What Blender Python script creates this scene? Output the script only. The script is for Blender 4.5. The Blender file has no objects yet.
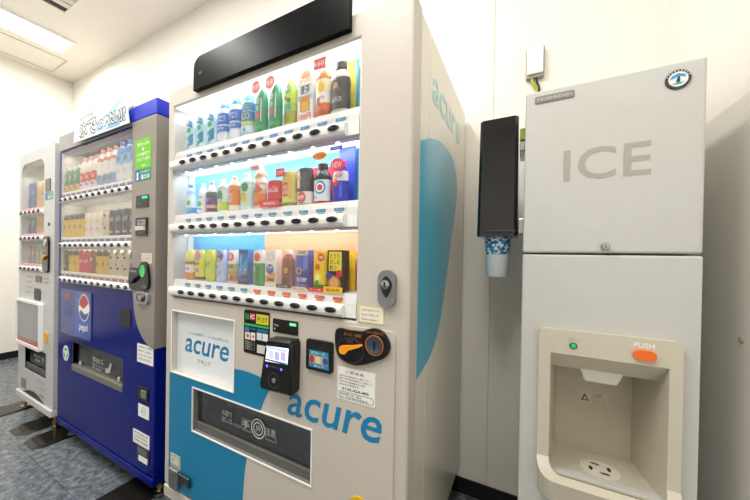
import bpy, math, random
from mathutils import Vector, Matrix
from mathutils.geometry import tessellate_polygon
random.seed(7)
SC = bpy.context.scene
COL = SC.collection
PI = math.pi

# ------------------------------------------------------------------ camera
cam_d = bpy.data.cameras.new('camera')
cam = bpy.data.objects.new('camera', cam_d)
COL.objects.link(cam)
CX, CY, CZ, YAW, PITCH, ROLL, FPX = 0.499, -1.48, 1.14, 0.478, -0.007, 0.017, 295.293
fwd = Vector((-math.sin(YAW) * math.cos(PITCH), math.cos(YAW) * math.cos(PITCH), math.sin(PITCH)))
rgt = Vector((math.cos(YAW), math.sin(YAW), 0))
upv = rgt.cross(fwd)
R_ = rgt * math.cos(ROLL) + upv * math.sin(ROLL)
U_ = -rgt * math.sin(ROLL) + upv * math.cos(ROLL)
mw = Matrix((R_, U_, -fwd)).transposed().to_4x4()
mw.translation = Vector((CX, CY, CZ))
cam.matrix_world = mw
cam_d.sensor_fit = 'HORIZONTAL'
cam_d.sensor_width = 36
cam_d.lens = FPX / 750 * 36
cam_d.shift_x = 1.901 / 750
cam_d.shift_y = 8.958 / 750
cam_d.clip_start = 0.02
SC.camera = cam

# ------------------------------------------------------------------ view + world + lights
SC.view_settings.view_transform = 'Standard'
SC.view_settings.look = 'None'
SC.view_settings.gamma = 1
SC.view_settings.use_curve_mapping = False
SC.view_settings.exposure = 0.0
SC.cycles.max_bounces = 10
SC.cycles.transparent_max_bounces = 16
SC.cycles.sample_clamp_indirect = 6
SC.cycles.caustics_reflective = False
SC.cycles.caustics_refractive = False
W = bpy.data.worlds.new('world')
SC.world = W
W.use_nodes = True
W.node_tree.nodes['Background'].inputs[0].default_value = (1, .97, .92, 1)
W.node_tree.nodes['Background'].inputs[1].default_value = 0.05
XL, XR, YF, ZC = -4.34, 0.958, -4.4, 3.147      # room


def area(name, loc, sx, sy, power, col=(1, .979, .95), rot=(0, 0, 0), spread=PI):
    d = bpy.data.lights.new(name, 'AREA')
    d.shape = 'RECTANGLE'
    d.size, d.size_y, d.energy, d.color, d.spread = sx, sy, power, col, spread
    o = bpy.data.objects.new(name, d)
    o.location, o.rotation_euler = loc, rot
    COL.objects.link(o)
    return o


# the room's other recessed tube fittings (above and behind the camera)
area('ceiling_lamp', (-2.0, -1.5, ZC - .02), .3, 1.25, 50)
area('ceiling_lamp', (-.45, -1.5, ZC - .02), .3, 1.25, 38)
area('ceiling_lamp', (.4, -2.3, ZC - .02), .3, 1.25, 26)
area('ceiling_lamp', (-3.53, -.95, ZC - .045), .28, 1.25, 26)
# LED bars inside the big drink machine, one over each shelf
for yt, zt, pw in ((-.738, 1.749, 1.5), (-.735, 1.480, 1.5), (-.735, 1.219, 1.6)):
    area('shelf_led_or_fill', (-.38, yt, zt), .86, .018, pw, (.88, .95, 1), (math.radians(32), 0, 0))
for zt in (1.725, 1.425, 1.155):  # fill lights added over the blue machine's shelves, whose own display is unlit
    area('shelf_led_or_fill', (-1.6, -.735, zt), .8, .018, .42, (1, .97, .92), (math.radians(32), 0, 0))

area('shelf_led_or_fill', (-2.52, -.735, 1.68), .36, .018, .35, (1, .98, .95), (math.radians(32), 0, 0))  # fill light added to brighten the white machine's display

# ------------------------------------------------------------------ materials


def lin(c):
    if isinstance(c, str):
        c = c.lstrip('#')
        c = [int(c[i:i + 2], 16) / 255 for i in (0, 2, 4)]
    return tuple(x / 12.92 if x <= .04045 else ((x + .055) / 1.055) ** 2.4 for x in c) + (1,)


MATS = {}


def mat(col, rough=.4, metal=0, emit=0, name=None, vary=.03, scale=40, spec=.5, bump=0, coat=0):
    """one procedural material per colour and finish"""
    key = (str(col), rough, metal, emit, vary, scale, spec, bump, coat)
    if key in MATS:
        return MATS[key]
    m = bpy.data.materials.new(name or 'finish')
    m.use_nodes = True
    nt = m.node_tree
    b = nt.nodes['Principled BSDF']
    c = lin(col)
    b.inputs['Base Color'].default_value = c
    b.inputs['Roughness'].default_value = rough
    b.inputs['Metallic'].default_value = metal
    b.inputs['Specular IOR Level'].default_value = spec
    b.inputs['Coat Weight'].default_value = coat
    b.inputs['Coat Roughness'].default_value = .05
    if emit:
        b.inputs['Emission Color'].default_value = c
        b.inputs['Emission Strength'].default_value = emit
    if vary or bump:
        tc = nt.nodes.new('ShaderNodeTexCoord')
        n = nt.nodes.new('ShaderNodeTexNoise')
        n.inputs['Scale'].default_value = scale
        n.inputs['Detail'].default_value = 3
        nt.links.new(tc.outputs['Object'], n.inputs['Vector'])
        if vary:
            r = nt.nodes.new('ShaderNodeMixRGB')
            r.inputs[1].default_value = tuple(max(0, x * (1 - vary)) for x in c[:3]) + (1,)
            r.inputs[2].default_value = tuple(min(1, x * (1 + vary)) for x in c[:3]) + (1,)
            nt.links.new(n.outputs['Fac'], r.inputs[0])
            nt.links.new(r.outputs[0], b.inputs['Base Color'])
        if bump:
            bp = nt.nodes.new('ShaderNodeBump')
            bp.inputs['Strength'].default_value = bump
            bp.inputs['Distance'].default_value = .002
            nt.links.new(n.outputs['Fac'], bp.inputs['Height'])
            nt.links.new(bp.outputs[0], b.inputs['Normal'])
    MATS[key] = m
    return m


def glass(name, tint=(1, 1, 1, 1), boost=1.0, rough=0.0):
    """thin pane: clear straight through, mirror by the Fresnel law"""
    m = bpy.data.materials.new(name)
    m.use_nodes = True
    nt = m.node_tree
    for n in list(nt.nodes):
        nt.nodes.remove(n)
    o = nt.nodes.new('ShaderNodeOutputMaterial')
    mx = nt.nodes.new('ShaderNodeMixShader')
    t = nt.nodes.new('ShaderNodeBsdfTransparent')
    g = nt.nodes.new('ShaderNodeBsdfGlossy')
    f = nt.nodes.new('ShaderNodeFresnel')
    mu = nt.nodes.new('ShaderNodeMath')
    mu.operation = 'MULTIPLY'
    mu.inputs[1].default_value = boost
    f.inputs['IOR'].default_value = 1.5
    t.inputs[0].default_value = tint
    g.inputs['Roughness'].default_value = rough
    nt.links.new(f.outputs[0], mu.inputs[0])
    nt.links.new(mu.outputs[0], mx.inputs[0])
    nt.links.new(t.outputs[0], mx.inputs[1])
    nt.links.new(g.outputs[0], mx.inputs[2])
    nt.links.new(mx.outputs[0], o.inputs[0])
    return m


GLASS = glass('display_glass', boost=.25)
GLASS_OLD = glass('display_glass_reflecting', (.97, .96, .94, 1), boost=.26)
SMOKE = glass('smoked_flap', (.82, .82, .82, 1), boost=.5, rough=.06)

# ------------------------------------------------------------------ mesh kit


class MB:
    def __init__(s):
        s.v, s.f, s.mi, s.sm, s.mats = [], [], [], [], []

    def add(s, vf, m, smooth=False):
        v, f = vf
        if m not in s.mats:
            s.mats.append(m)
        k, n = s.mats.index(m), len(s.v)
        s.v += [Vector(p) for p in v]
        for q in f:
            s.f.append([i + n for i in q])
            s.mi.append(k)
            s.sm.append(smooth)
        return s

    def build(s, name, parent=None, at=None, bevel=0, seg=2, label=None, local=False):
        """links one mesh object. coordinates are world ones unless local"""
        org = Vector(WORLD[parent]) if parent else Vector((0, 0, 0))
        at = Vector(at) if at is not None else org
        sh = Vector((0, 0, 0)) if local else at
        me = bpy.data.meshes.new(name)
        me.from_pydata([p - sh for p in s.v], [], s.f)
        for m in s.mats:
            me.materials.append(m)
        me.polygons.foreach_set('material_index', s.mi)
        me.polygons.foreach_set('use_smooth', s.sm)
        me.update()
        if any(s.sm):
            me.set_sharp_from_angle(angle=math.radians(38))
        o = bpy.data.objects.new(name, me)
        COL.objects.link(o)
        if parent:
            o.parent = parent
        o.location = at - org
        WORLD[o] = at
        if bevel:
            b = o.modifiers.new('bevel', 'BEVEL')
            b.width, b.segments, b.limit_method, b.angle_limit = bevel, seg, 'ANGLE', math.radians(40)
        if label:
            o['label'] = label
        return o


WORLD = {}


def tag(o, label, cat, group=None):
    o['label'], o['category'] = label, cat
    if group:
        o['group'] = group
    return o


def thing(name, loc, label, cat, group=None):
    o = bpy.data.objects.new(name, None)
    o.empty_display_size = .05
    o.location = loc
    COL.objects.link(o)
    WORLD[o] = Vector(loc)
    return tag(o, label, cat, group)


def struct(mb, name, bevel=0):
    o = mb.build(name, bevel=bevel)
    o['kind'] = 'structure'
    return o


def copy_part(o, parent, at):
    c = o.copy()
    COL.objects.link(c)
    c.parent = parent
    c.location = Vector(at) - WORLD[parent]
    WORLD[c] = Vector(at)
    return c


def box(x0, x1, y0, y1, z0, z1):
    v = [(x, y, z) for x in (x0, x1) for y in (y0, y1) for z in (z0, z1)]
    return v, [(0, 1, 3, 2), (4, 6, 7, 5), (0, 4, 5, 1), (2, 3, 7, 6), (0, 2, 6, 4), (1, 5, 7, 3)]


def prism(loops, a, b, axis='y'):
    """outline with holes, swept from a to b along an axis. first loop is the outline"""
    if not isinstance(loops[0][0], (tuple, list)):
        loops = [loops]

    def sgn(l):
        return sum(l[i][0] * l[(i + 1) % len(l)][1] - l[(i + 1) % len(l)][0] * l[i][1] for i in range(len(l)))
    ls = []
    for k, l in enumerate(loops):
        l = [tuple(p) for p in l]
        if (sgn(l) < 0) == (k == 0):
            l = l[::-1]
        ls.append(l)
    flat = [p for l in ls for p in l]
    n = len(flat)
    want = abs(sum(sgn(l) for l in ls))
    for k in range(24):                      # try turned copies until the fill covers the whole area
        c_, s_ = math.cos(k * .37), math.sin(k * .37)
        tris = tessellate_polygon([[Vector((p[0] * c_ - p[1] * s_, p[0] * s_ + p[1] * c_, 0)) for p in l] for l in ls])
        got = sum(abs(sgn([flat[i] for i in t])) for t in tris)
        if abs(got - want) < 1e-4 * want:
            break

    def P(p, w):
        return {'y': (p[0], w, p[1]), 'x': (w, p[0], p[1]), 'z': (p[0], p[1], w)}[axis]
    v = [P(p, a) for p in flat] + [P(p, b) for p in flat]
    f = []
    for t in tris:
        a2 = [flat[i] for i in t]
        if sgn(a2) < 0:
            t = t[::-1]
        f.append(tuple(t))
        f.append(tuple(i + n for i in reversed(t)))
    i0 = 0
    for l in ls:
        m = len(l)
        for i in range(m):
            j = (i + 1) % m
            f.append((i0 + j, i0 + i, i0 + i + n, i0 + j + n))
        i0 += m
    # orientation: the ordering above suits 'y' with a < b (front at a)
    flip = (axis == 'y') != (a < b)
    if axis == 'y':
        flip = not (a < b)
    else:
        flip = (a < b)
    if flip:
        f = [tuple(reversed(q)) for q in f]
    return v, f


def rr(x0, x1, z0, z1, r=.01, n=5, corners=(1, 1, 1, 1)):
    """rounded rectangle outline; corners: BL BR TR TL radius factors"""
    p = []
    for (cx, cz, sx, sz, a0), k in zip(((x0, z0, 1, 1, PI), (x1, z0, -1, 1, 1.5 * PI), (x1, z1, -1, -1, 0), (x0, z1, 1, -1, .5 * PI)), corners):
        q = r * k
        if q <= 0:
            p.append((cx, cz))
            continue
        for i in range(n + 1):
            a = a0 + .5 * PI * i / n
            p.append((cx + sx * q + q * math.cos(a), cz + sz * q + q * math.sin(a)))
    return p


def ell(cx, cz, rx, rz=None, n=24):
    rz = rz or rx
    return [(cx + rx * math.cos(2 * PI * i / n), cz + rz * math.sin(2 * PI * i / n)) for i in range(n)]


def smooth_loop(pts, n=6, closed=True):
    """Catmull-Rom through the given points"""
    out = []
    m = len(pts)
    for i in range(m if closed else m - 1):
        g = [pts[(i + k) % m] if closed else pts[min(max(i + k, 0), m - 1)] for k in (-1, 0, 1, 2)]
        for j in range(n):
            t = j / n
            out.append(tuple(.5 * (2 * g[1][d] + (g[2][d] - g[0][d]) * t + (2 * g[0][d] - 5 * g[1][d] + 4 * g[2][d] - g[3][d]) * t * t
                                   + (3 * g[1][d] - g[0][d] - 3 * g[2][d] + g[3][d]) * t ** 3) for d in (0, 1)))
    if not closed:
        out.append(tuple(pts[-1]))
    return out


def lathe(prof, cx=0, cy=0, z=0, n=24, sy=1.0):
    """prof: (radius, height) upward"""
    v, f = [], []
    for r, h in prof:
        for i in range(n):
            a = 2 * PI * i / n
            v.append((cx + r * math.cos(a), cy + sy * r * math.sin(a), z + h))
    for k in range(len(prof) - 1):
        for i in range(n):
            j = (i + 1) % n
            f.append((k * n + i, k * n + j, (k + 1) * n + j, (k + 1) * n + i))
    if prof[0][0] > 1e-6:
        f.append(tuple(reversed(range(n))))
    if prof[-1][0] > 1e-6:
        f.append(tuple(range((len(prof) - 1) * n, len(prof) * n)))
    return v, f


def tube(pts, r, n=10):
    v, f = [], []
    pts = [Vector(p) for p in pts]
    for i, p in enumerate(pts):
        d = (pts[min(i + 1, len(pts) - 1)] - pts[max(i - 1, 0)]).normalized()
        a = d.orthogonal().normalized()
        if i and abs(a.dot(la)) < .99:
            a = (la - d * la.dot(d)).normalized()
        la = a
        b = d.cross(a)
        v += [p + r * (a * math.cos(2 * PI * k / n) + b * math.sin(2 * PI * k / n)) for k in range(n)]
    for i in range(len(pts) - 1):
        for k in range(n):
            j = (k + 1) % n
            f.append((i * n + k, i * n + j, (i + 1) * n + j, (i + 1) * n + k))
    f.append(tuple(reversed(range(n))))
    f.append(tuple(range((len(pts) - 1) * n, len(pts) * n)))
    return v, f


TXT = {}


def glyphs(s, bold=0, shear=0, spacing=1.0):
    key = (s, bold, shear, spacing)
    if key not in TXT:
        cu = bpy.data.curves.new('t', 'FONT')
        cu.body, cu.offset, cu.shear, cu.space_character, cu.resolution_u = s, bold, shear, spacing, 3
        o = bpy.data.objects.new('t', cu)
        COL.objects.link(o)
        me = o.evaluated_get(bpy.context.evaluated_depsgraph_get()).to_mesh()
        TXT[key] = ([tuple(p.co) for p in me.vertices], [tuple(q.vertices) for q in me.polygons])
        bpy.data.objects.remove(o)
        bpy.data.curves.remove(cu)
    return TXT[key]


def text(s, x0, x1, z0, z1, y, bold=0, shear=0, spacing=1.0, keep=False):
    """flat lettering facing -Y that fills the given box"""
    v, f = glyphs(s, bold, shear, spacing)
    if not v:
        return [], []
    ax, bx = min(p[0] for p in v), max(p[0] for p in v)
    az, bz = min(p[1] for p in v), max(p[1] for p in v)
    kx = (x1 - x0) / max(bx - ax, 1e-6)
    kz = (z1 - z0) / max(bz - az, 1e-6)
    if keep:
        kx = kz = min(kx, kz)
        x0 = (x0 + x1) / 2 - kx * (bx - ax) / 2
        z0 = (z0 + z1) / 2 - kz * (bz - az) / 2
    return [(x0 + (p[0] - ax) * kx, y, z0 + (p[1] - az) * kz) for p in v], f


def flat(loop, y):
    """flat patch facing -Y"""
    t = tessellate_polygon([[Vector((p[0], p[1], 0)) for p in loop]])
    out = []
    for q in t:
        a, b, c = (loop[i] for i in q)
        s = (b[0] - a[0]) * (c[1] - a[1]) - (c[0] - a[0]) * (b[1] - a[1])
        out.append(tuple(q) if s > 0 else tuple(reversed(q)))
    return [(p[0], y, p[1]) for p in loop], out


def xf(vf, fn):
    return [fn(Vector(p)) for p in vf[0]], vf[1]


# common finishes
CREAM = mat('#c5beb4', .38, name='cream_paint', spec=.45)
CREAM_SIDE = mat('#dcd7ca', .2, name='cream_side_paint')
TEAL = mat('#057aa6', .35, name='turquoise_vinyl')
TEAL_TXT = mat('#0f7daf', .4, name='turquoise_lettering')
BLACK = mat('#0b0b0d', .22, name='black_plastic')
BLACKM = mat('#151517', .5, name='black_matte')
DARK = mat('#2b2b2c', .45, name='dark_grey_plastic')
GREY = mat('#77797d', .4, name='grey_plastic')
LGREY = mat('#c9c9c9', .4, name='light_grey_plastic')
WHITE = mat('#f4f4f2', .4, name='white_plastic')
PAPER = mat('#f3f2ee', .6, name='white_paper')
STEEL = mat('#b9b9b6', .25, 1, name='brushed_steel', scale=120)
BRASS = mat('#b59a5a', .3, 1, name='brass')
INK = mat('#23252a', .6, name='dark_ink')
ORANGE = mat('#f59a12', .4, name='orange_plastic')
RED = mat('#d3202c', .4, name='red_print')
BLUEP = mat('#061672', .2, name='blue_paint', spec=.1)
SILVERP = mat('#98928a', .36, .3, name='silver_grey_paint')
ICEP = mat('#c9c9c5', .42, name='warm_grey_paint', spec=.4)
BEIGE = mat('#cdc7b5', .35, name='beige_plastic')

# ------------------------------------------------------------------ room


def wallpaper():
    m = mat('#f4f0e7', .75, name='wall_paint', vary=.012, scale=6, bump=.05)
    return m


WALL = wallpaper()


def floor_mat():
    m = bpy.data.materials.new('marbled_vinyl_floor')
    m.use_nodes = True
    nt = m.node_tree
    b = nt.nodes['Principled BSDF']
    tc = nt.nodes.new('ShaderNodeTexCoord')
    n1 = nt.nodes.new('ShaderNodeTexNoise')
    n1.inputs['Scale'].default_value = 34
    n1.inputs['Detail'].default_value = 9
    n1.inputs['Roughness'].default_value = .7
    n1.inputs['Distortion'].default_value = .2
    cr = nt.nodes.new('ShaderNodeValToRGB')
    cr.color_ramp.elements[0].position, cr.color_ramp.elements[0].color = .3, lin('#343a40')
    cr.color_ramp.elements[1].position, cr.color_ramp.elements[1].color = .72, lin('#93999e')
    e = cr.color_ramp.elements.new(.5)
    e.color = lin('#62696f')
    br = nt.nodes.new('ShaderNodeTexBrick')
    br.offset = 0
    br.inputs['Scale'].default_value = 1
    br.inputs['Brick Width'].default_value = .45
    br.inputs['Row Height'].default_value = .45
    br.inputs['Mortar Size'].default_value = .0016
    br.inputs['Color1'].default_value = (1, 1, 1, 1)
    br.inputs['Color2'].default_value = (.86, .88, .9, 1)
    br.inputs['Mortar'].default_value = (.45, .45, .47, 1)
    mx = nt.nodes.new('ShaderNodeMixRGB')
    mx.blend_type = 'MULTIPLY'
    mx.inputs[0].default_value = 1
    nt.links.new(tc.outputs['Object'], n1.inputs['Vector'])
    nt.links.new(tc.outputs['Object'], br.inputs['Vector'])
    nt.links.new(n1.outputs['Fac'], cr.inputs[0])
    nt.links.new(cr.outputs[0], mx.inputs[1])
    nt.links.new(br.outputs['Color'], mx.inputs[2])
    nt.links.new(mx.outputs[0], b.inputs['Base Color'])
    b.inputs['Roughness'].default_value = .24
    return m


def ceil_mat():
    return mat('#f0eadf', .8, name='ceiling_board', vary=.015, scale=30, bump=.1)


FL = floor_mat()
struct(MB().add(box(XL - .1, XR + .1, YF - .1, .1, -.1, 0), FL), 'floor')
struct(MB().add(box(XL - .1, XR + .1, YF - .1, .1, ZC, ZC + .1), ceil_mat()), 'ceiling')
bw = MB().add(box(XL - .1, .3495, 0, .1, 0, ZC), WALL)          # two boards with an open joint
bw.add(box(.3525, XR + .1, 0, .1, 0, ZC), WALL)
bw.add(box(.3495, .3525, .003, .1, 0, ZC), mat('#cfc6b2', .8))
struct(bw, 'wall_back')
struct(MB().add(box(XL - .1, XL, YF, 0, 0, ZC), WALL), 'wall_left')
struct(MB().add(box(XR, XR + .1, YF, 0, 0, ZC), WALL), 'wall_right')
struct(MB().add(box(XL - .1, XR + .1, YF - .1, YF, 0, ZC), WALL), 'wall_front')
BB = mat('#121214', .35, name='black_vinyl_skirting')
struct(MB().add(box(XL, XR, -.008, 0, 0, .075), BB), 'baseboard_back', .002)
struct(MB().add(box(XL, XL + .008, YF, -.008, 0, .072), BB), 'baseboard_left', .002)
struct(MB().add(box(XR - .008, XR, YF, -.008, 0, .075), BB), 'baseboard_right', .002)
# flush access hatch in the ceiling: a thin raised frame line
hx0, hx1, hy0, hy1 = -4.24, -3.82, -1.1, -.2
struct(MB().add(prism([[(hx0, hy0), (hx1, hy0), (hx1, hy1), (hx0, hy1)],
                       [(hx0 + .012, hy0 + .012), (hx1 - .012, hy0 + .012), (hx1 - .012, hy1 - .012), (hx0 + .012, hy1 - .012)]],
                      ZC - .006, ZC, 'z'), mat('#d8d0c2', .7)), 'trim_1')

# ceiling lamp in view
t = thing('ceiling_light', (-3.53, -.95, ZC), 'long white recessed ceiling light, glowing, near the left wall', 'light')
MB().add(prism([rr(-3.70, -3.365, -1.6, -.28, .004), rr(-3.675, -3.39, -1.575, -.305, .004)], ZC - .018, ZC, 'z'), WHITE).build('frame', t)
MB().add(box(-3.675, -3.39, -1.575, -.305, ZC - .012, ZC - .002), mat('#fffaf0', .5, emit=6, name='lit_diffuser', vary=0)).build('diffuser', t)

# ceiling air grille
t = thing('ceiling_vent', (-2.65, -.8, ZC), 'white ceiling air conditioning grille with a dark slot along one edge', 'vent')
MB().add(prism([rr(-2.955, -2.3, -1.12, -.465, .01), rr(-2.935, -2.32, -1.1, -.485, .004)], ZC - .025, ZC, 'z'), mat('#efe9dd', .5)).build('frame', t, bevel=.003)
MB().add(box(-2.935, -2.885, -1.1, -.485, ZC - .016, ZC - .003), mat('#1c1b1a', .6)).build('slot', t)
for k in range(7):
    x = -2.87 + k * .078
    MB().add(box(x, x + .066, -1.1, -.485, ZC - .022, ZC - .004), mat('#d9d2c6', .5)).build('slat', t, bevel=.003)

# wall unit above the ice machine
t = thing('wall_control_box', (.518, 0, 1.995), 'small grey and white box on the wall above the ice machine', 'control box')
MB().add(box(.483, .554, -.022, 0, 1.93, 2.06), mat('#9a988f', .4)).build('back_case', t, bevel=.004)
MB().add(box(.487, .549, -.032, -.022, 1.943, 2.055), WHITE).build('cover', t, bevel=.004)
MB().add(tube([(.508, -.014, 1.932), (.509, -.016, 1.915), (.517, -.016, 1.9), (.527, -.012, 1.88), (.53, -.012, 1.75)], .006), mat('#a9b53a', .5)).build('cable', t, label='yellow green earth cable')
MB().add(tube([(.524, -.014, 1.932), (.526, -.018, 1.91), (.536, -.016, 1.885), (.54, -.012, 1.75)], .004), BLACKM).build('cable', t, label='black cable')

# screw cap on the right wall
tag(MB().add(xf(lathe([(.009, 0), (.008, .003), (.004, .005), (0, .0055)], n=16), lambda p: Vector((XR - p.z, -.453 + p.x, .957 + p.y))), mat('#b5a98c', .5), True).build('screw_cap', at=(XR, -.453, .957)),
    'tiny beige screw cap on the bare right wall', 'screw cap')

# stabiliser plates under the feet of the machines
PLATE = mat('#2c2926', .18, .5, name='dark_glossy_plate')
PLATES = [(-2.87, -2.675, -.93, 'dark glossy floor plate under the outer left foot of the white machine'),
          (-2.425, -2.225, -.88, 'dark glossy floor plate with cut corners under the middle of the white machine'),
          (-2.165, -1.965, -.88, 'dark glossy floor plate where the white and blue machines meet'),
          (-1.24, -1.02, -1.0, 'black floor plate under the right front foot of the blue machine')]
for x0, x1, y0, lb in PLATES:
    c = .04
    lo = [(x0 + c, y0), (x1 - c, y0), (x1, y0 + c), (x1, -.45), (x0, -.45), (x0, y0 + c)]
    lo2 = [(x0 + c + .006, y0 + .03), (x1 - c - .006, y0 + .03), (x1 - .012, y0 + c + .03), (x1 - .012, -.46), (x0 + .012, -.46), (x0 + .012, y0 + c + .03)]
    n = 6
    v = [(p[0], p[1], 0) for p in lo] + [(p[0], p[1], .002) for p in lo] + [(p[0], p[1], .007) for p in lo2]
    f = [tuple(reversed(range(n))), tuple(range(2 * n, 3 * n))]
    for k in range(2):
        for i in range(n):
            j = (i + 1) % n
            f.append((k * n + i, k * n + j, (k + 1) * n + j, (k + 1) * n + i))
    tag(MB().add((v, f), PLATE).build('floor_plate', at=((x0 + x1) / 2, -.66, 0)), lb, 'floor plate', 'floor plates under the machines')


def foot(parent, x, y, ztop, zb=.0):
    m = MB().add(lathe([(.026, 0), (.026, .008), (.012, .012), (.012, .016)], x, y, zb, 18), STEEL, True)
    m.add(lathe([(.009, .016), (.009, ztop - zb)], x, y, zb, 12), BRASS, True)
    m.add(lathe([(.016, .03), (.016, .042)], x, y, zb, 6), BRASS)
    return m.build('foot', parent)


# ------------------------------------------------------------------ drinks
def cyl_wrap(vf, cx, cy, rfun):
    """bend a flat front patch (x, z) round a body of radius rfun(z)"""
    out = []
    for p in vf[0]:
        r = rfun(p[2])
        a = (p[0] - cx) / r
        a = max(-1.5, min(1.5, a))
        out.append((cx + r * math.sin(a), cy - r * math.cos(a), p[2]))
    return out, vf[1]


def disc_patch(cx, cz, rx, rz=None, rings=2, n=14):
    rz = rz or rx
    v = [(cx, 0, cz)]
    f = []
    for k in range(1, rings + 1):
        v += [(cx + rx * k / rings * math.cos(2 * PI * i / n), 0, cz + rz * k / rings * math.sin(2 * PI * i / n)) for i in range(n)]
    for i in range(n):
        j = (i + 1) % n
        f.append((0, 1 + i, 1 + j))
        for k in range(rings - 1):
            a = 1 + k * n
            f.append((a + i, a + n + i, a + n + j, a + j))
    return v, f


def rect_patch(x0, x1, z0, z1, nx=6, slant=0):
    v, f = [], []
    for i in range(nx + 1):
        x = x0 + (x1 - x0) * i / nx
        d = slant * (i / nx - .5)
        v += [(x, 0, z0 + d), (x, 0, z1 + d)]
    for i in range(nx):
        f.append((2 * i, 2 * i + 2, 2 * i + 3, 2 * i + 1))
    return v, f


PROF = {
    'pet': [(0.0, 0), (.84, 0), (1, .03), (1, .60), (.97, .66), (.80, .77), (.48, .86), (.40, .89), (.40, .91)],
    'slim': [(0.0, 0), (.84, 0), (1, .03), (1, .70), (.95, .76), (.70, .85), (.48, .89), (.44, .91)],
    'bottle_can': [(0.0, 0), (.86, 0), (1, .04), (1, .64), (.92, .72), (.62, .80), (.56, .84), (.56, .86)],
    'can': [(0.0, .015), (.72, .015), (.78, 0), (.84, .004), (1, .05), (1, .91), (.86, .965)],
}
KIND = {'pet': ('plastic_bottle', 'bottle'), 'slim': ('plastic_bottle', 'bottle'), 'bottle_can': ('aluminium_bottle', 'bottle'),
        'can': ('drink_can', 'can'), 'pack': ('drink_carton', 'carton')}


def drink(kind, x, y, z, h, w, body, cap, patches, label, group=None, extra=None, tilt=0, n=20, d=None, shallow=1.0):
    """patches: ('band', f0, f1, col) ('disc', dx, f, r, col) ('txt', s, dx, f, w, h, col) ('rect', dx0, dx1, f0, f1, col, slant)
    fractions f are of the height, dx in half widths"""
    nm, cat = KIND[kind]
    t = thing(nm, (x, y, z), label, cat, group)
    r0 = w / 2
    bm_ = mat(body, .22)
    lab = MB()
    if kind == 'pack':
        dd = d or .05
        MB().add(box(x - r0, x + r0, y - dd / 2, y + dd / 2, z, z + h), bm_).build('carton_body', t, bevel=.002)
        yy = y - dd / 2

        def put(vf, k, m):
            lab.add(([(p[0], yy - .0005 - .00025 * k, p[2]) for p in vf[0]], vf[1]), m)
    else:
        pr = [(a * r0, b * h) for a, b in PROF[kind]]
        MB().add(lathe(pr, x, y, z, n), bm_, True).build('can_body' if 'can' == kind else 'bottle_body', t)
        if kind == 'can':
            MB().add(lathe([(r0 * .86, h * .965), (r0 * .86, h), (r0 * .8, h), (r0 * .78, h * .975), (0, h * .975)], x, y, z, n), mat(cap, .3, .6), True).build('lid', t)
        else:
            rt = pr[-1][0]
            MB().add(lathe([(rt * 1.12, h * .89), (rt * 1.12, h * .985), (rt * .95, h), (0, h)] if kind != 'bottle_can' else
                           [(rt * 1.15, h * .85), (rt * 1.15, h * .98), (rt, h), (0, h)], x, y, z, n), mat(cap, .35), True).build('cap', t)

        def rad(zz):
            q = (zz - z)
            for (ra, ha), (rb, hb) in zip(pr, pr[1:]):
                if hb >= q >= ha and hb > ha:
                    return ra + (rb - ra) * (q - ha) / (hb - ha)
            return pr[-1][0] * 1.12

        def put(vf, k, m):
            e = .0006 + .0004 * k
            lab.add(cyl_wrap(vf, x, y, lambda zz: rad(zz) + e), m)
    for k, p in enumerate(patches):
        lo_, hi_ = z + .003, z + h * .995
        if p[0] == 'band':
            _, f0, f1, c = p
            if kind == 'pack':
                put(rect_patch(x - r0, x + r0, z + f0 * h, z + f1 * h), k, mat(c, .4))
            else:
                ns = 5
                hs = [f0 + (f1 - f0) * i / ns for i in range(ns + 1)]
                V, F = lathe([(rad(z + q * h) + .0006 + .0004 * k, q * h) for q in hs], x, y, z, n)
                lab.add((V, F[:-2]), mat(c, .4), True)
        elif p[0] == 'disc':
            _, dx, f, r, c = p
            put(disc_patch(x + dx * r0, z + f * h, r * r0), k, mat(c, .4))
        elif p[0] == 'rect':
            _, a, b, f0, f1, c = p[:6]
            vf = rect_patch(x + a * r0, x + b * r0, z + f0 * h, z + f1 * h, slant=(p[6] * h if len(p) > 6 else 0))
            put(([(q[0], q[1], min(max(q[2], lo_), hi_)) for q in vf[0]], vf[1]), k, mat(c, .4))
        elif p[0] == 'txt':
            _, s, dx, f, tw, th, c = p
            put(text(s, x + (dx - tw) * r0, x + (dx + tw) * r0, z + (f - th / 2) * h, z + (f + th / 2) * h, 0, .012), k, mat(c, .4))
    if lab.v:
        lab.build('label', t)
    for e in extra or []:
        if e[0] == 'card':                       # printed card standing behind the drink
            _, dx0, dx1, f0, f1, c = e
            MB().add(box(x + dx0 * r0, x + dx1 * r0, y + .034 / shallow, y + .037 / shallow, z + f0 * h, z + f1 * h), mat(c, .5)).build('display_card', t)
        elif e[0] == 'tag':                      # price tag clipped on in front
            _, sh, dx, f, rw, rh, c, s, tc = e
            yy = y - .0273 / shallow
            cx_, cz_ = x + dx * r0, z + f * h
            lo = ell(cx_, cz_, rw * r0, rh * r0, 20) if sh == 'o' else rr(cx_ - rw * r0, cx_ + rw * r0, cz_ - rh * r0, cz_ + rh * r0, .002)
            g = MB().add(prism(lo, yy, yy + .0008 / shallow), mat(c, .4))
            if s:
                g.add(text(s, cx_ - rw * r0 * .72, cx_ + rw * r0 * .72, cz_ - rh * r0 * .45, cz_ + rh * r0 * .45, yy - .0004, .015), mat(tc, .4))
            g.build('price_card', t)
    if tilt:
        t.rotation_euler = (0, tilt, 0)
    t.scale = (1, shallow, 1)
    return t


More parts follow.
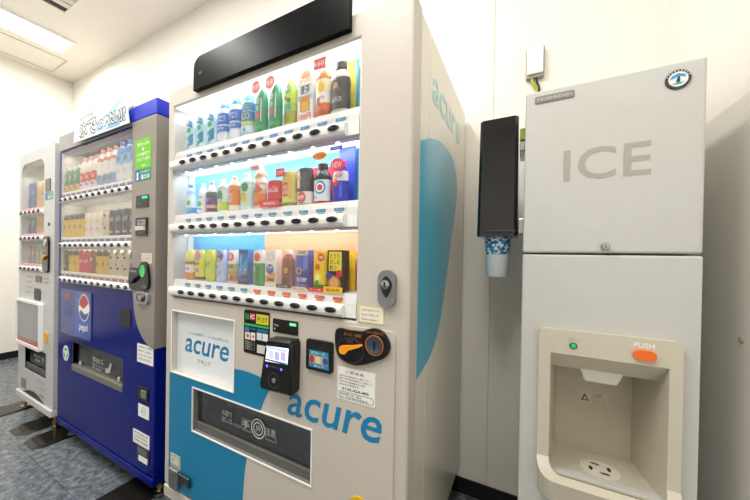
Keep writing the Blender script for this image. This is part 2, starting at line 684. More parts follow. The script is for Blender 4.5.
# ------------------------------------------------------------------ big cream machine
AX0, AX1, AF, AB, AT = -.874, .234, -.76, -.03, 1.83
A = thing('vending_machine', ((AX0 + AX1) / 2, (AF + AB) / 2, 0), 'large cream and turquoise drink vending machine with a brightly lit display, nearest the ice machine', 'vending machine',
          'vending machines along the wall')
WX0, WX1, WZ0, WZ1 = -.836, .073, .956, 1.757
PX0, PX1, PZ0, PZ1 = -.819, -.431, .645, .899
SX0, SX1, SZ0, SZ1 = -.669, -.074, .437, .606
FY = AF + .072
# cabinet shell, open to the front behind the window and the delivery slot
cab = MB()
cab.add(box(AX0 + .004, AX1 - .004, -.60, AB, .14, AT - .004), CREAM_SIDE)
cab.add(box(AX1 - .024, AX1 - .004, FY, -.60, .14, AT - .004), CREAM_SIDE)
cab.add(box(AX0 + .004, AX0 + .024, FY, -.60, .14, AT - .004), CREAM_SIDE)
cab.add(box(AX0 + .024, AX1 - .024, FY, -.60, AT - .02, AT - .004), CREAM_SIDE)
cab.add(box(AX0 + .024, AX1 - .024, FY, -.60, .14, .16), CREAM_SIDE)
cab.build('cabinet', A, bevel=.003)
# door
MB().add(prism([[(AX0, .152), (AX1, .152), (AX1, AT), (AX0, AT)], [(WX0, WZ0), (WX1, WZ0), (WX1, WZ1), (WX0, WZ1)],
                [(PX0, PZ0), (PX1, PZ0), (PX1, PZ1), (PX0, PZ1)], [(SX0, SZ0), (SX1, SZ0), (SX1, SZ1), (SX0, SZ1)]], AF, FY - .004), CREAM).build('door', A, bevel=.007, seg=3)
MB().add(box(AX0 + .003, AX1 - .003, AF - .004, -.70, .1, .148), CREAM).build('plinth', A, bevel=.004)
for x in (AX0 + .07, AX1 - .07):
    for y in (-.69, -.12):
        foot(A, x, y, .145)
# raised lower panel with rounded corner
MB().add(prism([rr(-.833, .198, .158, .943, .02, corners=(0, 0, 1, 0)), [(PX0, PZ0), (PX1, PZ0), (PX1, PZ1), (PX0, PZ1)],
                [(SX0, SZ0), (SX1, SZ0), (SX1, SZ1), (SX0, SZ1)]], AF - .004, AF), CREAM).build('lower_panel', A, bevel=.0015)
YL = AF - .004
# turquoise swoosh on the front
top = smooth_loop([(-.833, .637), (-.66, .685), (-.43, .727), (-.32, .728), (-.232, .712)], 8, False)
rgt_ = smooth_loop([(-.232, .712), (-.268, .665), (-.318, .55), (-.358, .425), (-.375, .27), (-.377, .16)], 8, False)
outer = [(-.833, .16)] + top + rgt_[1:]
holeA = [(PX0 - .012, .70), (PX0 - .012, .70)]
sw = MB().add(prism([outer], YL - .0006, YL + .0001), TEAL)
# the sheet is cut round the poster and the slot
sw = MB()


def inside(p, l):
    c = False
    for i in range(len(l)):
        (x1, z1), (x2, z2) = l[i], l[i - 1]
        if (z1 > p[1]) != (z2 > p[1]) and p[0] < (x2 - x1) * (p[1] - z1) / (z2 - z1) + x1:
            c = not c
    return c


def edge_x(z):                                   # right border of the sheet at a height
    for (xa, za), (xb, zb) in zip(rgt_, rgt_[1:]):
        if za >= z >= zb and za > zb:
            return xa + (xb - xa) * (za - z) / (za - zb)
    return rgt_[-1][0] if z < rgt_[-1][1] else rgt_[0][0]


def edge_z(x):
    for (xa, za), (xb, zb) in zip(top, top[1:]):
        if xa <= x <= xb and xb > xa:
            return za + (zb - za) * (x - xa) / (xb - xa)
    return top[-1][1]


RIM = .0045
pts_low = [(-.833, .16), (-.377, .16)] + [p for p in reversed(rgt_) if .161 < p[1] < SZ0 - RIM] + [(edge_x(SZ0 - RIM), SZ0 - RIM), (SX0 - RIM, SZ0 - RIM),
           (SX0 - RIM, SZ1 + RIM), (edge_x(SZ1 + RIM), SZ1 + RIM)] + [p for p in reversed(rgt_) if SZ1 + RIM < p[1] < .711]
pts_low += [p for p in reversed(top) if p[0] > PX1 + RIM] + [(PX1 + RIM, edge_z(PX1 + RIM)), (PX1 + RIM, PZ0 - RIM), (PX0 - RIM, PZ0 - RIM), (PX0 - RIM, .639), (-.833, .637)]
sw.add(prism([pts_low], YL - .0008, YL), TEAL)
sw.build('turquoise_sheet', A, label='turquoise vinyl swoosh')
# turquoise swoosh and faded logo on the side
XS = AX1 - .004
side = [(-.685, 1.468)] + smooth_loop([(-.665, 1.478), (-.576, 1.514), (-.46, 1.54), (-.33, 1.545), (-.235, 1.515), (-.19, 1.43), (-.215, 1.34), (-.28, 1.22), (-.345, 1.08), (-.43, .92), (-.54, .83), (-.685, .795)], 8, False)
MB().add(prism([side], XS, XS + .0008, 'x'), mat('#3fa6c6', .2, name='turquoise_side_vinyl')).build('side_sheet', A, label='turquoise vinyl shape on the side')


def side_text(s, y0, y1, z0, z1, m, name, parent, xs):
    v, f = text(s, y0, y1, z0, z1, 0, .012, .12)
    # front lettering (x, y, z) -> side lettering running along +Y, facing +X
    MB().add(([(xs, p[0], p[2]) for p in v], f), m).build(name, parent)


side_text('acure', -.575, -.155, 1.632, 1.715, mat('#9fd0d6', .3), 'side_lettering', A, XS + .0009)
# display cavity
cav = MB()
cav.add(box(WX0 - .01, WX1 + .02, -.668, -.66, WZ0 - .02, WZ1 + .02), mat('#f4f8fb', .5))
cav.add(box(WX0 - .012, WX0 - .004, -.69, -.66, WZ0 - .02, WZ1 + .02), WHITE)
cav.add(box(WX1 + .004, WX1 + .012, -.69, -.66, WZ0 - .02, WZ1 + .02), WHITE)
cav.add(box(WX0 - .01, WX1 + .01, -.75, -.66, WZ1, WZ1 + .008), WHITE)
cav.build('display_lining', A)
MB().add(box(WX0, WX1 - .004, -.672, -.669, 1.575, 1.75), mat('#e3f2fa', .5)).build('backdrop', A, label='pale blue card behind the top shelf')
MB().add(box(WX0 + .012, WX1 - .004, -.672, -.669, 1.31, 1.482), mat('#52b2de', .5, vary=.25, scale=5)).build('backdrop', A, label='blue card behind the middle shelf')
MB().add(box(WX0 + .006, -.385, -.672, -.669, 1.035, 1.217), mat('#3c9bd4', .5, vary=.3, scale=6)).build('backdrop', A, label='blue card behind the cold drinks')
MB().add(box(-.385, WX1 - .004, -.672, -.669, 1.035, 1.22), mat('#ee9d72', .5, vary=.06, scale=6)).build('backdrop', A, label='orange card behind the hot drinks')
# rails
BTX = [-.740 + .0670 * i for i in range(12)]
COLX = [-.757 + .0683 * i for i in range(12)]          # the drinks' own pitch
LEDGE = (.0605, .0565, .0475)
BTN_Z = (1.510, 1.247, .9845)
btn = MB()
btn.add(xf(lathe([(.0185, 0), (.0185, .004), (.016, .006), (0, .0072)], n=24), lambda p: Vector((p.x, -p.z, p.y * .43))), BLACK, True)
btn.add(xf(lathe([(.0205, 0), (.0205, .002), (.0185, .0025)], n=24), lambda p: Vector((p.x, -p.z, p.y * .45))), GREY, True)


def price_tag(head, num):
    g = MB()
    g.add(box(-.019, .019, -.0012, 0, -.009, .009), PAPER)
    hot = head == '#e0412c'
    g.add(flat([(-.018, -.001), (.018, -.001), (.018, .0085), (-.018, .0085)], -.0016), mat(head, .5))
    g.add(flat([(-.013, -.0082), (.015, -.0082), (.015, -.0018), (-.013, -.0018)], -.0016), mat('#f0a63a' if hot else '#d9dc86', .5))
    g.add(text(num, -.010, .013, -.0072, -.0026, -.0018, .02), mat('#a8321c' if hot else '#2c5f8c', .5))
    g.add(text('あったか〜い' if hot else 'つめた〜い', -.014, .014, .0015, .0065, -.002), WHITE)
    return g


first_b = first_t = first_h = None
for ri, bz in enumerate(BTN_Z):
    # sloping white ledge + rounded rail
    pr = [(-.7600, bz - .022), (-.770, bz - .019), (-.7745, bz - .011), (-.7755, bz), (-.7745, bz + .009), (-.771, bz + .0145), (-.766, bz + .0165), (-.7555, bz + .0165),
          (-.7545, bz + LEDGE[ri] - .02), (-.750, bz + LEDGE[ri] - .001), (-.672, bz + LEDGE[ri]), (-.672, bz - .0215)]
    rail = MB().add(prism([pr], WX0 + .0012, .034, 'x'), mat('#e6e6e5', .35)).build('selection_rail', A, bevel=.0015)
    flush = [(-.7565, bz - .0215), (-.7565, bz + .0165), (-.7545, bz + LEDGE[ri] - .02), (-.750, bz + LEDGE[ri] - .001), (-.672, bz + LEDGE[ri]), (-.672, bz - .0215)]
    MB().add(prism([flush], .0342, WX1 - .0012, 'x'), mat('#eeeeec', .35)).build('rail_end', A, bevel=.001)
    led = MB()
    zl = bz - .0225
    led.add(box(WX0 + .01, WX1 - .01, -.748, -.732, zl - .006, zl), LGREY)
    led.add(box(WX0 + .004, WX1 - .004, -.730, -.674, zl - .003, zl), mat('#f2f8ff', .5, emit=.9, vary=0, name='lit_led_diffuser'))
    if ri < 2:
        for k in range(9):
            led.add(xf(lathe([(.006, 0), (.005, .003), (0, .004)], n=12), lambda p, k=k: Vector((-.77 + k * .095 + p.x, -.740 + p.y, zl - .006 - p.z))), mat('#eaf4ff', .4, emit=9, vary=0, name='led_lens'), True)
        led.build('led_bar', A)
    for i, cx in enumerate(BTX):
        at = (cx, -.7755, bz)
        if first_b is None:
            first_b = btn.build('selection_button', rail, at, local=True)
        else:
            copy_part(first_b, rail, at)
        hot = ri == 2 and i > 5
        at = (cx + .013, -.7556, bz + .027)
        if hot:
            if first_h is None:
                first_h = price_tag('#e0412c', '120円').build('price_tag', rail, at, local=True, label='red price tag for a hot drink')
            else:
                copy_part(first_h, rail, at)
        else:
            if first_t is None:
                first_t = price_tag('#1f7fc4', '130円').build('price_tag', rail, at, local=True)
            else:
                copy_part(first_t, rail, at)
led = MB().add(box(WX0 + .004, WX1 - .001, -.7555, -.673, WZ1 - .003, WZ1 - .0002), mat('#f2f8ff', .5, emit=.95, vary=0, name='lit_led_diffuser'))
led.build('led_bar', A)
for z0, z1 in ((BTN_Z[0] + .0172, WZ1), (BTN_Z[1] + .0172, BTN_Z[0] - .0225), (BTN_Z[2] + .0172, BTN_Z[1] - .0225)):
    MB().add(box(WX0 + .001, WX1 - .001, -.7595, -.7572, z0, z1), GLASS).build('display_glass', A)
# black crown panel
hp = [(-.674, 1.779), (.047, 1.779), (.047, 1.905), (-.63, 1.905)] + [(-.63 - .042 * math.sin(a), 1.863 + .042 * math.cos(a)) for a in (.3, .6, .9, 1.2, 1.5)]
h = MB().add(prism([hp], AF - .018, AF), mat('#060708', .3, name='black_speckled_acrylic', vary=.6, scale=220, spec=.08)).build('header_panel', A, bevel=.002)
MB().add(box(-.634, -.631, AF - .0195, AF - .018, 1.832, 1.842), GREY).add(box(-.624, -.621, AF - .0195, AF - .018, 1.832, 1.842), GREY).build('screw', h)
# poster window
po = MB().add(box(PX0 - .005, PX1 + .005, AF + .018, AF + .024, PZ0 - .005, PZ1 + .005), mat('#e4e9ec', .25, name='poster_print'))
po = po.build('poster', A)
MB().add(prism([rr(PX0 - .0045, PX1 + .0045, PZ0 - .0045, PZ1 + .0045, .003), [(PX0, PZ0), (PX1, PZ0), (PX1, PZ1), (PX0, PZ1)]], YL - .003, AF + .002), mat('#f1efe9', .35)).build('poster_frame', A, bevel=.001)
yt = AF + .0175
MB().add(text('acure', -.764, -.488, .732, .790, yt, .010, .2), TEAL_TXT).build('lettering', po, label='turquoise logo lettering')
MB().add(text('アキュア', -.678, -.594, .696, .714, yt), mat('#3e6f86', .5)).build('lettering', po, label='small dark print below the logo')
MB().add(text('いつもの場所で、いつもの安心を。', -.752, -.488, .806, .819, yt), mat('#5c97ad', .5)).build('lettering', po, label='small blue print above the logo')
# delivery slot
sl = MB()
dk = mat('#7d7d7a', .45)
sl.add(box(SX0 - .004, SX1 + .004, -.62, -.612, SZ0 - .004, SZ1 + .004), dk)
sl.add(box(SX0, SX0 + .003, AF - .002, -.612, SZ0, SZ1), dk)
sl.add(box(SX1 - .003, SX1, AF - .002, -.612, SZ0, SZ1), dk)
sl.add(box(SX0 + .003, SX1 - .003, AF - .002, -.612, SZ1 - .003, SZ1), dk)
sl.add(box(SX0 + .003, SX1 - .003, AF - .002, -.612, SZ0, SZ0 + .003), dk)
sl.add(box(SX0 + .004, SX1 - .004, -.72, -.62, SZ0, SZ0 + .04), mat('#4b4a48', .35))
sl.build('slot_lining', A)
MB().add(prism([rr(SX0 - RIM, SX1 + RIM, SZ0 - RIM, SZ1 + RIM, .002), [(SX0, SZ0), (SX1, SZ0), (SX1, SZ1), (SX0, SZ1)]], YL - .003, AF + .002), mat('#efede8', .3)).build('slot_rim', A, bevel=.001)
fl = MB().add(prism([rr(SX0 + .004, SX1 - .004, SZ0 + .034, SZ1 - .004, .002)], AF + .013, AF + .016), SMOKE).build('delivery_flap', A)
MB().add(box(SX0 + .004, SX1 - .004, AF + .004, AF + .02, SZ0 + .004, SZ0 + .034), mat('#5d5b58', .3)).build('flap_lip', A, bevel=.002)
wp = mat('#b4b4af', .6)
g = MB()
yy = AF + .0125
g.add(prism([ell(-.322, .532, .035, n=28), ell(-.322, .532, .030, n=28)], yy, yy + .0004), wp)
g.add(prism([ell(-.322, .532, .024, n=28), ell(-.322, .532, .019, n=28)], yy, yy + .0004), wp)
g.add(text('押', -.334, -.310, .519, .545, yy), wp)
g.add(text('お取り', -.515, -.46, .532, .553, yy), wp).add(text('出し口', -.515, -.46, .508, .528, yy), wp)
g.add(text('ください', -.452, -.41, .507, .520, yy), wp).add(text('手', -.402, -.366, .515, .545, yy, .02), wp)
g.add(text('注意', -.288, -.238, .527, .55, yy), wp)
for lo in (rr(-.405, -.356, .508, .549, .004), rr(-.285, -.236, .508, .525, .002)):
    lo2 = [(x + (.0012 if x < sum(p[0] for p in lo) / len(lo) else -.0012), z + (.0012 if z < sum(p[1] for p in lo) / len(lo) else -.0012)) for x, z in lo]
    g.add(prism([lo, lo2], yy, yy + .0004), wp)
g.build('flap_print', fl, label='white printed symbols')
# big logo on the door
v, f = text('acure', -.172, .163, .632, .704, YL - .0008, .010, .2)
MB().add((v, f), TEAL_TXT).build('door_lettering', A, label='large turquoise logo lettering')
# sheet of payment marks
pm = MB().add(prism([rr(-.379, -.255, .797, .948, .008)], YL - .0015, YL), BLACK)
y1 = YL - .0018
for a, b, c, d, co in ((-.372, -.352, .915, .935, '#1e7a4a'), (-.348, -.324, .915, .938, '#d3254e'), (-.318, -.260, .905, .938, '#e3cf2a'), (-.375, -.258, .893, .901, '#25b04a'),
                       (-.374, -.350, .872, .889, '#2a6f9c'), (-.346, -.32, .880, .889, '#19507a'), (-.314, -.262, .878, .889, '#1d5f9a'), (-.372, -.346, .845, .870, '#d8d3bd'), (-.343, -.322, .845, .872, '#e6e3df'),
                       (-.314, -.290, .85, .875, '#cfd9df'), (-.287, -.262, .85, .875, '#e5e5e0'), (-.312, -.262, .806, .834, '#cfcfc6')):
    pm.add(flat([(a, c), (b, c), (b, d), (a, d)], y1), mat(co, .5))
pm.add(text('IC', -.346, -.326, .919, .933, y1 - .0003, .02), WHITE).add(text('使えます', -.314, -.264, .91, .932, y1 - .0003, .02), mat('#2c7d35', .5))
for k in range(4):
    pm.add(text('交通系ICカード', -.372, -.322, .834 - k * .008, .84 - k * .008, y1 - .0003), mat('#c2c2b0', .5))
pm.add(flat(ell(-.358, .858, .006), y1 - .0003), RED).add(flat(ell(-.332, .858, .005), y1 - .0003), RED)
pm.build('payment_sign', A, label='black sheet of coloured payment marks')
# led strip display
ld = MB().add(prism([rr(-.239, -.132, .888, .932, .003)], YL - .003, YL), BLACK).build('amount_display', A, bevel=.0008)
MB().add(prism([rr(-.166, -.138, .916, .926, .002)], YL - .0036, YL - .003), mat('#46e08a', .5, emit=.35, vary=0)).add(text('販売中', -.163, -.141, .918, .924, YL - .0038), mat('#eafff2', .5, emit=.6, vary=0)).build('lit_text', ld)
MB().add(text('円 IC', -.232, -.212, .908, .914, YL - .0033), WHITE).add(text('残', -.232, -.226, .896, .902, YL - .0033), WHITE).build('lettering', ld)
# card reader
rd = MB()
RY = -.803
lo = [(-.250, .712), (-.138, .720), (-.131, .732), (-.127, .862), (-.135, .873), (-.222, .869), (-.231, .858), (-.254, .724)]
lo_b = [(-.25, .708), (-.13, .712), (-.124, .724), (-.122, .868), (-.130, .880), (-.222, .876), (-.233, .864), (-.256, .72)]
n = len(lo)
v = [(p[0], RY, p[1]) for p in lo] + [(p[0], RY + .006, p[1]) for p in lo_b] + [(p[0], YL, p[1]) for p in lo_b]
f = [tuple(range(n))] + [(k * n + (i + 1) % n, k * n + i, (k + 1) * n + i, (k + 1) * n + (i + 1) % n) for k in range(2) for i in range(n)] + [tuple(reversed(range(2 * n, 3 * n)))]
reader = rd.add((v, f), BLACK).build('card_reader', A)
scr = MB().add(([(-.232, RY - .0006, .803), (-.138, RY - .0006, .808), (-.134, RY - .0006, .858), (-.223, RY - .0006, .853)], [(0, 1, 2, 3)]), mat('#e9ecf6', .3, emit=.85, vary=0, name='lit_screen'))
for a, b, c, d, co in ((-.228, -.14, .8445, .8535, '#b9c8ea'), (-.215, -.196, .815, .842, '#c9c3dd'), (-.19, -.172, .815, .84, '#9fa9d6'), (-.166, -.146, .817, .843, '#b7a6d8'), (-.23, -.14, .807, .812, '#2f5d8f')):
    scr.add(flat([(a, c), (b, c), (b, d), (a, d)], RY - .0010), mat(co, .4, emit=.5, vary=0))
scr.build('screen', reader, label='lit white screen')
MB().add(flat(ell(-.223, .789, .0042), RY - .0008), mat('#5a55ff', .4, emit=3, vary=0)).add(flat(ell(-.163, .789, .0042), RY - .0008), mat('#5a55ff', .4, emit=3, vary=0)).build('indicator_lights', reader, label='two blue indicator lights')
MB().add(text('カードをタッチ', -.212, -.174, .788, .793, RY - .0006), GREY).build('lettering', reader)
MB().add(prism([ell(-.194, .748, .025, n=28), ell(-.194, .748, .0215, n=28)], RY - .0008, RY + .001), DARK).add(xf(lathe([(.008, 0), (.007, .002), (0, .003)], n=16), lambda p: Vector((-.194 + p.x, RY - p.z, .748 + p.y))), GREY, True).build('touch_ring', reader)
# smaller reader with a blue screen
ip = MB().add(prism([rr(-.092, .004, .796, .888, .008)], YL - .010, YL), BLACK).build('touch_pad', A, bevel=.003)
yp = YL - .0104
s2 = MB().add(flat([(-.080, .806), (-.006, .806), (-.008, .857), (-.079, .857)], yp), mat('#1f7c9c', .3, emit=.15, vary=0, name='blue_screen'))
s2.add(flat([(-.076, .818), (-.011, .818), (-.011, .842), (-.076, .842)], yp - .0004), mat('#b9a58e', .4))
for cx_, co in ((-.068, '#b0342c'), (-.045, '#d9cba0'), (-.019, '#3a4a96')):
    s2.add(flat(ell(cx_, .830, .0095, .011), yp - .0008), mat(co, .4))
s2.add(text('ICカード', -.07, -.02, .846, .854, yp - .0004, .01), WHITE).add(text('タッチ', -.06, -.024, .808, .815, yp - .0004, .01), WHITE)
s2.build('screen', ip, label='small blue screen')
MB().add(flat(rr(-.083, -.004, .802, .880, .004), yp + .0002), mat('#1b1c1f', .15)).build('pad_window', ip)
# coin unit
cu = smooth_loop([(.016, .929), (.06, .932), (.101, .934), (.116, .941), (.138, .947), (.162, .942), (.18, .923), (.186, .9), (.172, .874), (.14, .857), (.103, .842), (.07, .837), (.037, .845), (.017, .868)], 4)
cun = MB().add(prism([cu], YL - .009, YL), BLACK).build('coin_unit', A, bevel=.004)
yc = YL - .009
MB().add(prism([ell(.141, .902, .0275, n=32), ell(.141, .902, .0252, n=32)], yc - .002, yc), mat('#c46a17', .4)).build('coin_ring', cun, label='orange ring round the coin slot')
MB().add(xf(lathe([(.0245, 0), (.0235, .003), (.014, .0015), (0, .001)], n=28), lambda p: Vector((.141 + p.x, yc - p.z, .902 + p.y))), mat('#4d5868', .15, .5), True).add(box(.1395, .1425, yc - .0045, yc - .001, .89, .914), BLACK).build('coin_slot', cun)
lv = smooth_loop([(.034, .874), (.038, .887), (.076, .894), (.104, .9), (.103, .894), (.065, .878), (.053, .866), (.039, .866)], 5)
MB().add(prism([lv], yc - .010, yc - .003), ORANGE).build('return_lever', cun, bevel=.002, label='orange return lever')
MB().add(prism([ell(.066, .876, .046, .036, 30), ell(.066, .876, .0425, .0325, 30)], yc - .003, yc), DARK).build('lever_ring', cun)
MB().add(text('おつり・返却', .044, .1, .916, .926, yc - .0006), mat('#d06f1c', .5)).add(text('コイン投入口', .116, .166, .932, .940, yc - .0006), mat('#d06f1c', .5)).add(box(.05, .074, yc - .0012, yc, .898, .911), DARK).build('lettering', cun)
# notices
nt_ = MB().add(box(.019, .1415, YL - .001, YL, .729, .822), mat('#ecebe6', .5))
yn = YL - .0013
nt_.add(text('ご案内先', .046, .106, .806, .814, yn, .02, spacing=1.5), INK)
for k, (a, b) in enumerate(((.024, .125), (.024, .132), (.026, .11), (.026, .095))):
    nt_.add(text('故障の時は販売機番号をご連絡ください'[:18 - k * 2], a, b, .795 - k * .0082, .8 - k * .0082, yn), INK)
nt_.add(text('0120-424-485', .035, .122, .757, .765, yn, .02), INK)
nt_.add(prism([rr(.023, .138, .733, .753, .008), rr(.0245, .1365, .7345, .7515, .007)], yn, YL), mat('#4b7d97', .5))
nt_.add(text('設置場所 統一番号', .028, .1, .743, .749, yn), INK).add(text('No. 自販機管理番号', .028, .12, .736, .741, yn), INK)
nt_.build('notice', A, label='white service notice with small black print')
st = MB().add(box(.084, .163, AF - .001, AF, .9565, 1.0035), mat('#d8cf6e', .5))
st.add(flat([(.0865, .959), (.1605, .959), (.1605, 1.001), (.0865, 1.001)], AF - .0013), mat('#e9e3d2', .5))
for k in range(3):
    st.add(text('購入後のご返金はできません'[:13 - k * 2], .094, .15 - k * .003, .990 - k * .013, .995 - k * .013, AF - .0016), INK)
st.build('sticker', A, label='small cream sticker with a yellow border')
# lock
lk = MB().add(prism([rr(.148, .198, 1.006, 1.106, .024, 8)], AF - .014, AF), GREY).build('lock_plate', A, bevel=.004)
MB().add(prism([smooth_loop([(.173, 1.034), (.186, 1.052), (.189, 1.072), (.173, 1.09), (.157, 1.072), (.16, 1.052)], 5)], AF - .016, AF - .0135), BLACK).build('lock_recess', lk, bevel=.001)
MB().add(xf(lathe([(.0125, 0), (.0125, .006), (.008, .008), (0, .008)], n=20), lambda p: Vector((.173 + p.x, AF - .016 - p.z, 1.068 + p.y))), STEEL, True).add(box(.171, .175, AF - .0255, AF - .0238, 1.061, 1.075), BLACK).build('lock_cylinder', lk)
# hasp low on the left
hs = MB().add(box(-.819, -.748, YL - .002, YL, .215, .302), mat('#c8c4ba', .35, .4)).build('hasp_plate', A, bevel=.001)
MB().add(box(-.806, -.747, YL - .016, YL - .002, .168, .25), mat('#7e8286', .35, .6)).build('hasp_lock', A, bevel=.004)
MB().add(box(-.747, -.672, YL - .012, YL - .002, .205, .243), mat('#3d4246', .3, .6)).build('hasp_bar', A, bevel=.003)
MB().add(flat(rr(-.815, -.76, .262, .292, .004), YL - .0024), mat('#dcd8cf', .4)).add(text('管理', -.808, -.79, .27, .286, YL - .0027), RED).build('lettering', hs)
# round yellow key badge
MB().add(prism([ell(.097, .441, .029, n=28)], YL - .003, YL), mat('#e0b51a', .3)).add(prism([ell(.097, .441, .019, n=28)], YL - .005, YL - .003), BLACK).build('round_badge', A, label='round yellow and black badge')

# drinks of the big machine
def drinkA(*a, **k):
    return drink(*a, shallow=.62, **k)


DY, DW = -.7285, .053
Z1, Z2, Z3 = (BTN_Z[i] + LEDGE[i] + .0005 for i in range(3))
G1, G2, G3 = 'drinks on the top shelf of the big machine', 'drinks on the middle shelf of the big machine', 'drinks on the bottom shelf of the big machine'
H1, H2, H3 = .180, .126, .126
water = [('band', .02, .37, '#d9f0f7'), ('rect', -1.3, 1.0, .05, .3, '#1592b8', .16), ('band', .37, .50, '#bfe6ee'), ('disc', .15, .45, .42, '#2fae4d'), ('band', .5, .7, '#dff2f8'),
         ('rect', -.9, .9, .54, .68, '#3a8fc8', -.1), ('txt', '水', -.1, .18, .5, .12, '#e9f7fb')]
for i, wd in enumerate(('leftmost', 'middle', 'rightmost')):
    drinkA('pet', COLX[i], DY, Z1, H1, DW, '#d3e8f2', '#b9aed6', water, '%s of three pale blue water bottles with lilac caps and green spots' % wd, G1)
for i, wd in ((3, 'left'), (4, 'right')):
    drinkA('pet', COLX[i], DY, Z1, H1, DW + .005, '#e3eef5', '#9fc4e6', [('band', .72, .86, '#1b73cf'), ('txt', 'アクア', 0, .78, .7, .07, '#dff0ff'), ('band', .37, .6, '#1668c6'), ('txt', 'アクエリ', 0, .49, .85, .15, '#eef7ff'),
          ('band', .22, .33, '#1c75d1'), ('txt', 'WATER', 0, .275, .7, .05, '#e4f2ff')], '%s of two white sports drink bottles with blue bands' % wd, G1)
drinkA('pet', COLX[5], DY, Z1, H1, DW + .005, '#cfe9f4', '#bfe2f2', [('band', .70, .84, '#5fc3de'), ('band', .50, .66, '#1c7fc8'), ('txt', 'ATC', 0, .58, .8, .1, '#d9e43c'), ('band', .28, .48, '#1a78c2'), ('txt', 'ECO', 0, .39, .8, .13, '#d9e43c'),
      ('band', .22, .28, '#cfe04a'), ('band', .06, .2, '#cfeaf6'), ('disc', 0, .12, .3, '#4aa3dc')], 'pale blue bottle with bold yellow capitals on blue bands', G1)
for i, wd in ((6, 'left'), (7, 'right')):
    drinkA('pet', COLX[i], DY, Z1, H1, DW, '#0d7d52', '#e9f2ea', [('band', .02, .16, '#1a9a58'), ('band', .16, .72, '#0b8a60'), ('txt', '緑', -.2, .62, .38, .12, '#cfeedd'), ('txt', '茶', -.2, .47, .38, .12, '#cfeedd'),
          ('disc', -.1, .33, .42, '#d8465a'), ('txt', 'おいしい', 0, .11, .6, .04, '#d9f2e2'), ('rect', .45, .6, .2, .66, '#d9f2e2')],
          '%s of two dark green tea bottles with a round coral tag' % wd, G1, extra=[('tag', 'o', -.05, .85, .82, .82, '#ef6a5e', '新茶', '#ffe3dc')])
drinkA('pet', COLX[8], DY, Z1, H1, DW, '#b7d95a', '#8cbf4a', [('band', .02, .26, '#a5a52f'), ('rect', -.7, .6, .27, .38, '#35a98c'), ('band', .4, .62, '#c5dd4c'), ('disc', .2, .45, .3, '#4c6a1e'), ('disc', -.3, .5, .26, '#5c7a22'), ('disc', -.15, .66, .55, '#17977f'),
      ('txt', '緑', .1, .66, .3, .08, '#e9f7c8'), ('rect', -.4, -.1, .04, .25, '#7b6a1a')], 'yellow green bottle with a teal splash and lemon print', G1)
drinkA('pack', COLX[9], DY, Z1, H1 - .001, .064, '#eef1f4', '#ffffff', [('band', .86, .99, '#f1ede8'), ('disc', .05, .83, .55, '#f0955f'), ('band', .66, .78, '#f3efe6'), ('txt', 'すっきり', 0, .74, .7, .06, '#d0882a'), ('txt', '麦茶', .05, .58, .62, .16, '#2a2f3a'), ('band', .4, .48, '#9ac7e6'),
      ('rect', -.6, .62, .19, .46, '#c98a17'), ('rect', -.45, .45, .2, .36, '#e0ac2c'), ('txt', '100円', .0, .09, .8, .12, '#e02335')], 'white barley tea carton with an amber glass and red price', G1, d=.03)
drinkA('pet', COLX[10], DY, Z1, H1 - .006, DW, '#f0d9a4', '#e9913a', [('band', .02, .12, '#b8481c'), ('band', .12, .24, '#e9701f'), ('band', .24, .44, '#f4efe6'), ('txt', '1日分', 0, .34, .55, .06, '#8a5a9a'), ('band', .44, .66, '#f1e7c2'), ('disc', 0, .52, .55, '#f1c21a'), ('disc', -.2, .62, .28, '#f6d84a'), ('band', .7, .84, '#f0a04a'), ('rect', -.6, -.1, .2, .34, '#8d5a2a')],
      'yellow fruit bottle with a red square tag on its cap', G1, extra=[('tag', 'r', .1, .90, .85, .62, '#e8414f', '160', '#ffe9e6')])
drinkA('bottle_can', COLX[11] - .004, DY, Z1, H1 - .022, .062, '#1d1f22', '#2a2c2e', [('band', .66, .82, '#d9d7cf'), ('band', .06, .62, '#24272b'), ('disc', -.25, .50, .34, '#b58b2a'), ('rect', -.7, .3, .43, .46, '#8d2f24'), ('disc', .2, .40, .2, '#5d4a22'), ('txt', 'BLACK', -.1, .24, .62, .09, '#c9c9c4'), ('band', .0, .05, '#cfcfca')],
      'black coffee bottle before a yellow and cyan card', G1, extra=[('card', -1.05, 1.0, .01, 1.12, '#e9d52c'), ('card', 1.02, 1.3, .01, 1.13, '#1ba3c4'), ('card', -1.3, -1.06, .01, 1.0, '#2aa7d8')])
# middle shelf
drinkA('pet', COLX[0], DY, Z2, H2, DW - .004, '#cfe4f3', '#3d8fd4', [('band', .02, .22, '#2b94c8'), ('band', .22, .6, '#dff0f6'), ('disc', .2, .38, .45, '#3eaf57'), ('rect', -.9, .9, .08, .2, '#7fc5e4', .1), ('band', .68, .8, '#7fb6e2')], 'clear bottle with a blue cap and green leaf spot', G2)
drinkA('pet', COLX[1] + .003, DY, Z2 + .0035, H2 - .006, DW - .008, '#f0f4f6', '#eef2f6', [('band', .05, .6, '#f2f6f8'), ('disc', .1, .3, .5, '#3fb45a'), ('txt', '乳酸', 0, .52, .6, .08, '#5b9ac9'), ('rect', -.8, .8, .1, .16, '#86bfe2')], 'white milky drink bottle leaning to the right', G2, tilt=.10)
drinkA('pet', COLX[2], DY, Z2, H2, DW, '#e9d8e6', '#e7b9cf', [('band', .02, .14, '#5a2438'), ('band', .14, .24, '#e29ba6'), ('band', .24, .55, '#5b3a78'), ('disc', -.2, .42, .3, '#8a62a6'), ('disc', .25, .36, .3, '#34214e'), ('txt', 'ぶどう', 0, .4, .7, .1, '#e9dff2'), ('band', .55, .64, '#3d6b5a')], 'purple grape drink bottle with a pink top', G2)
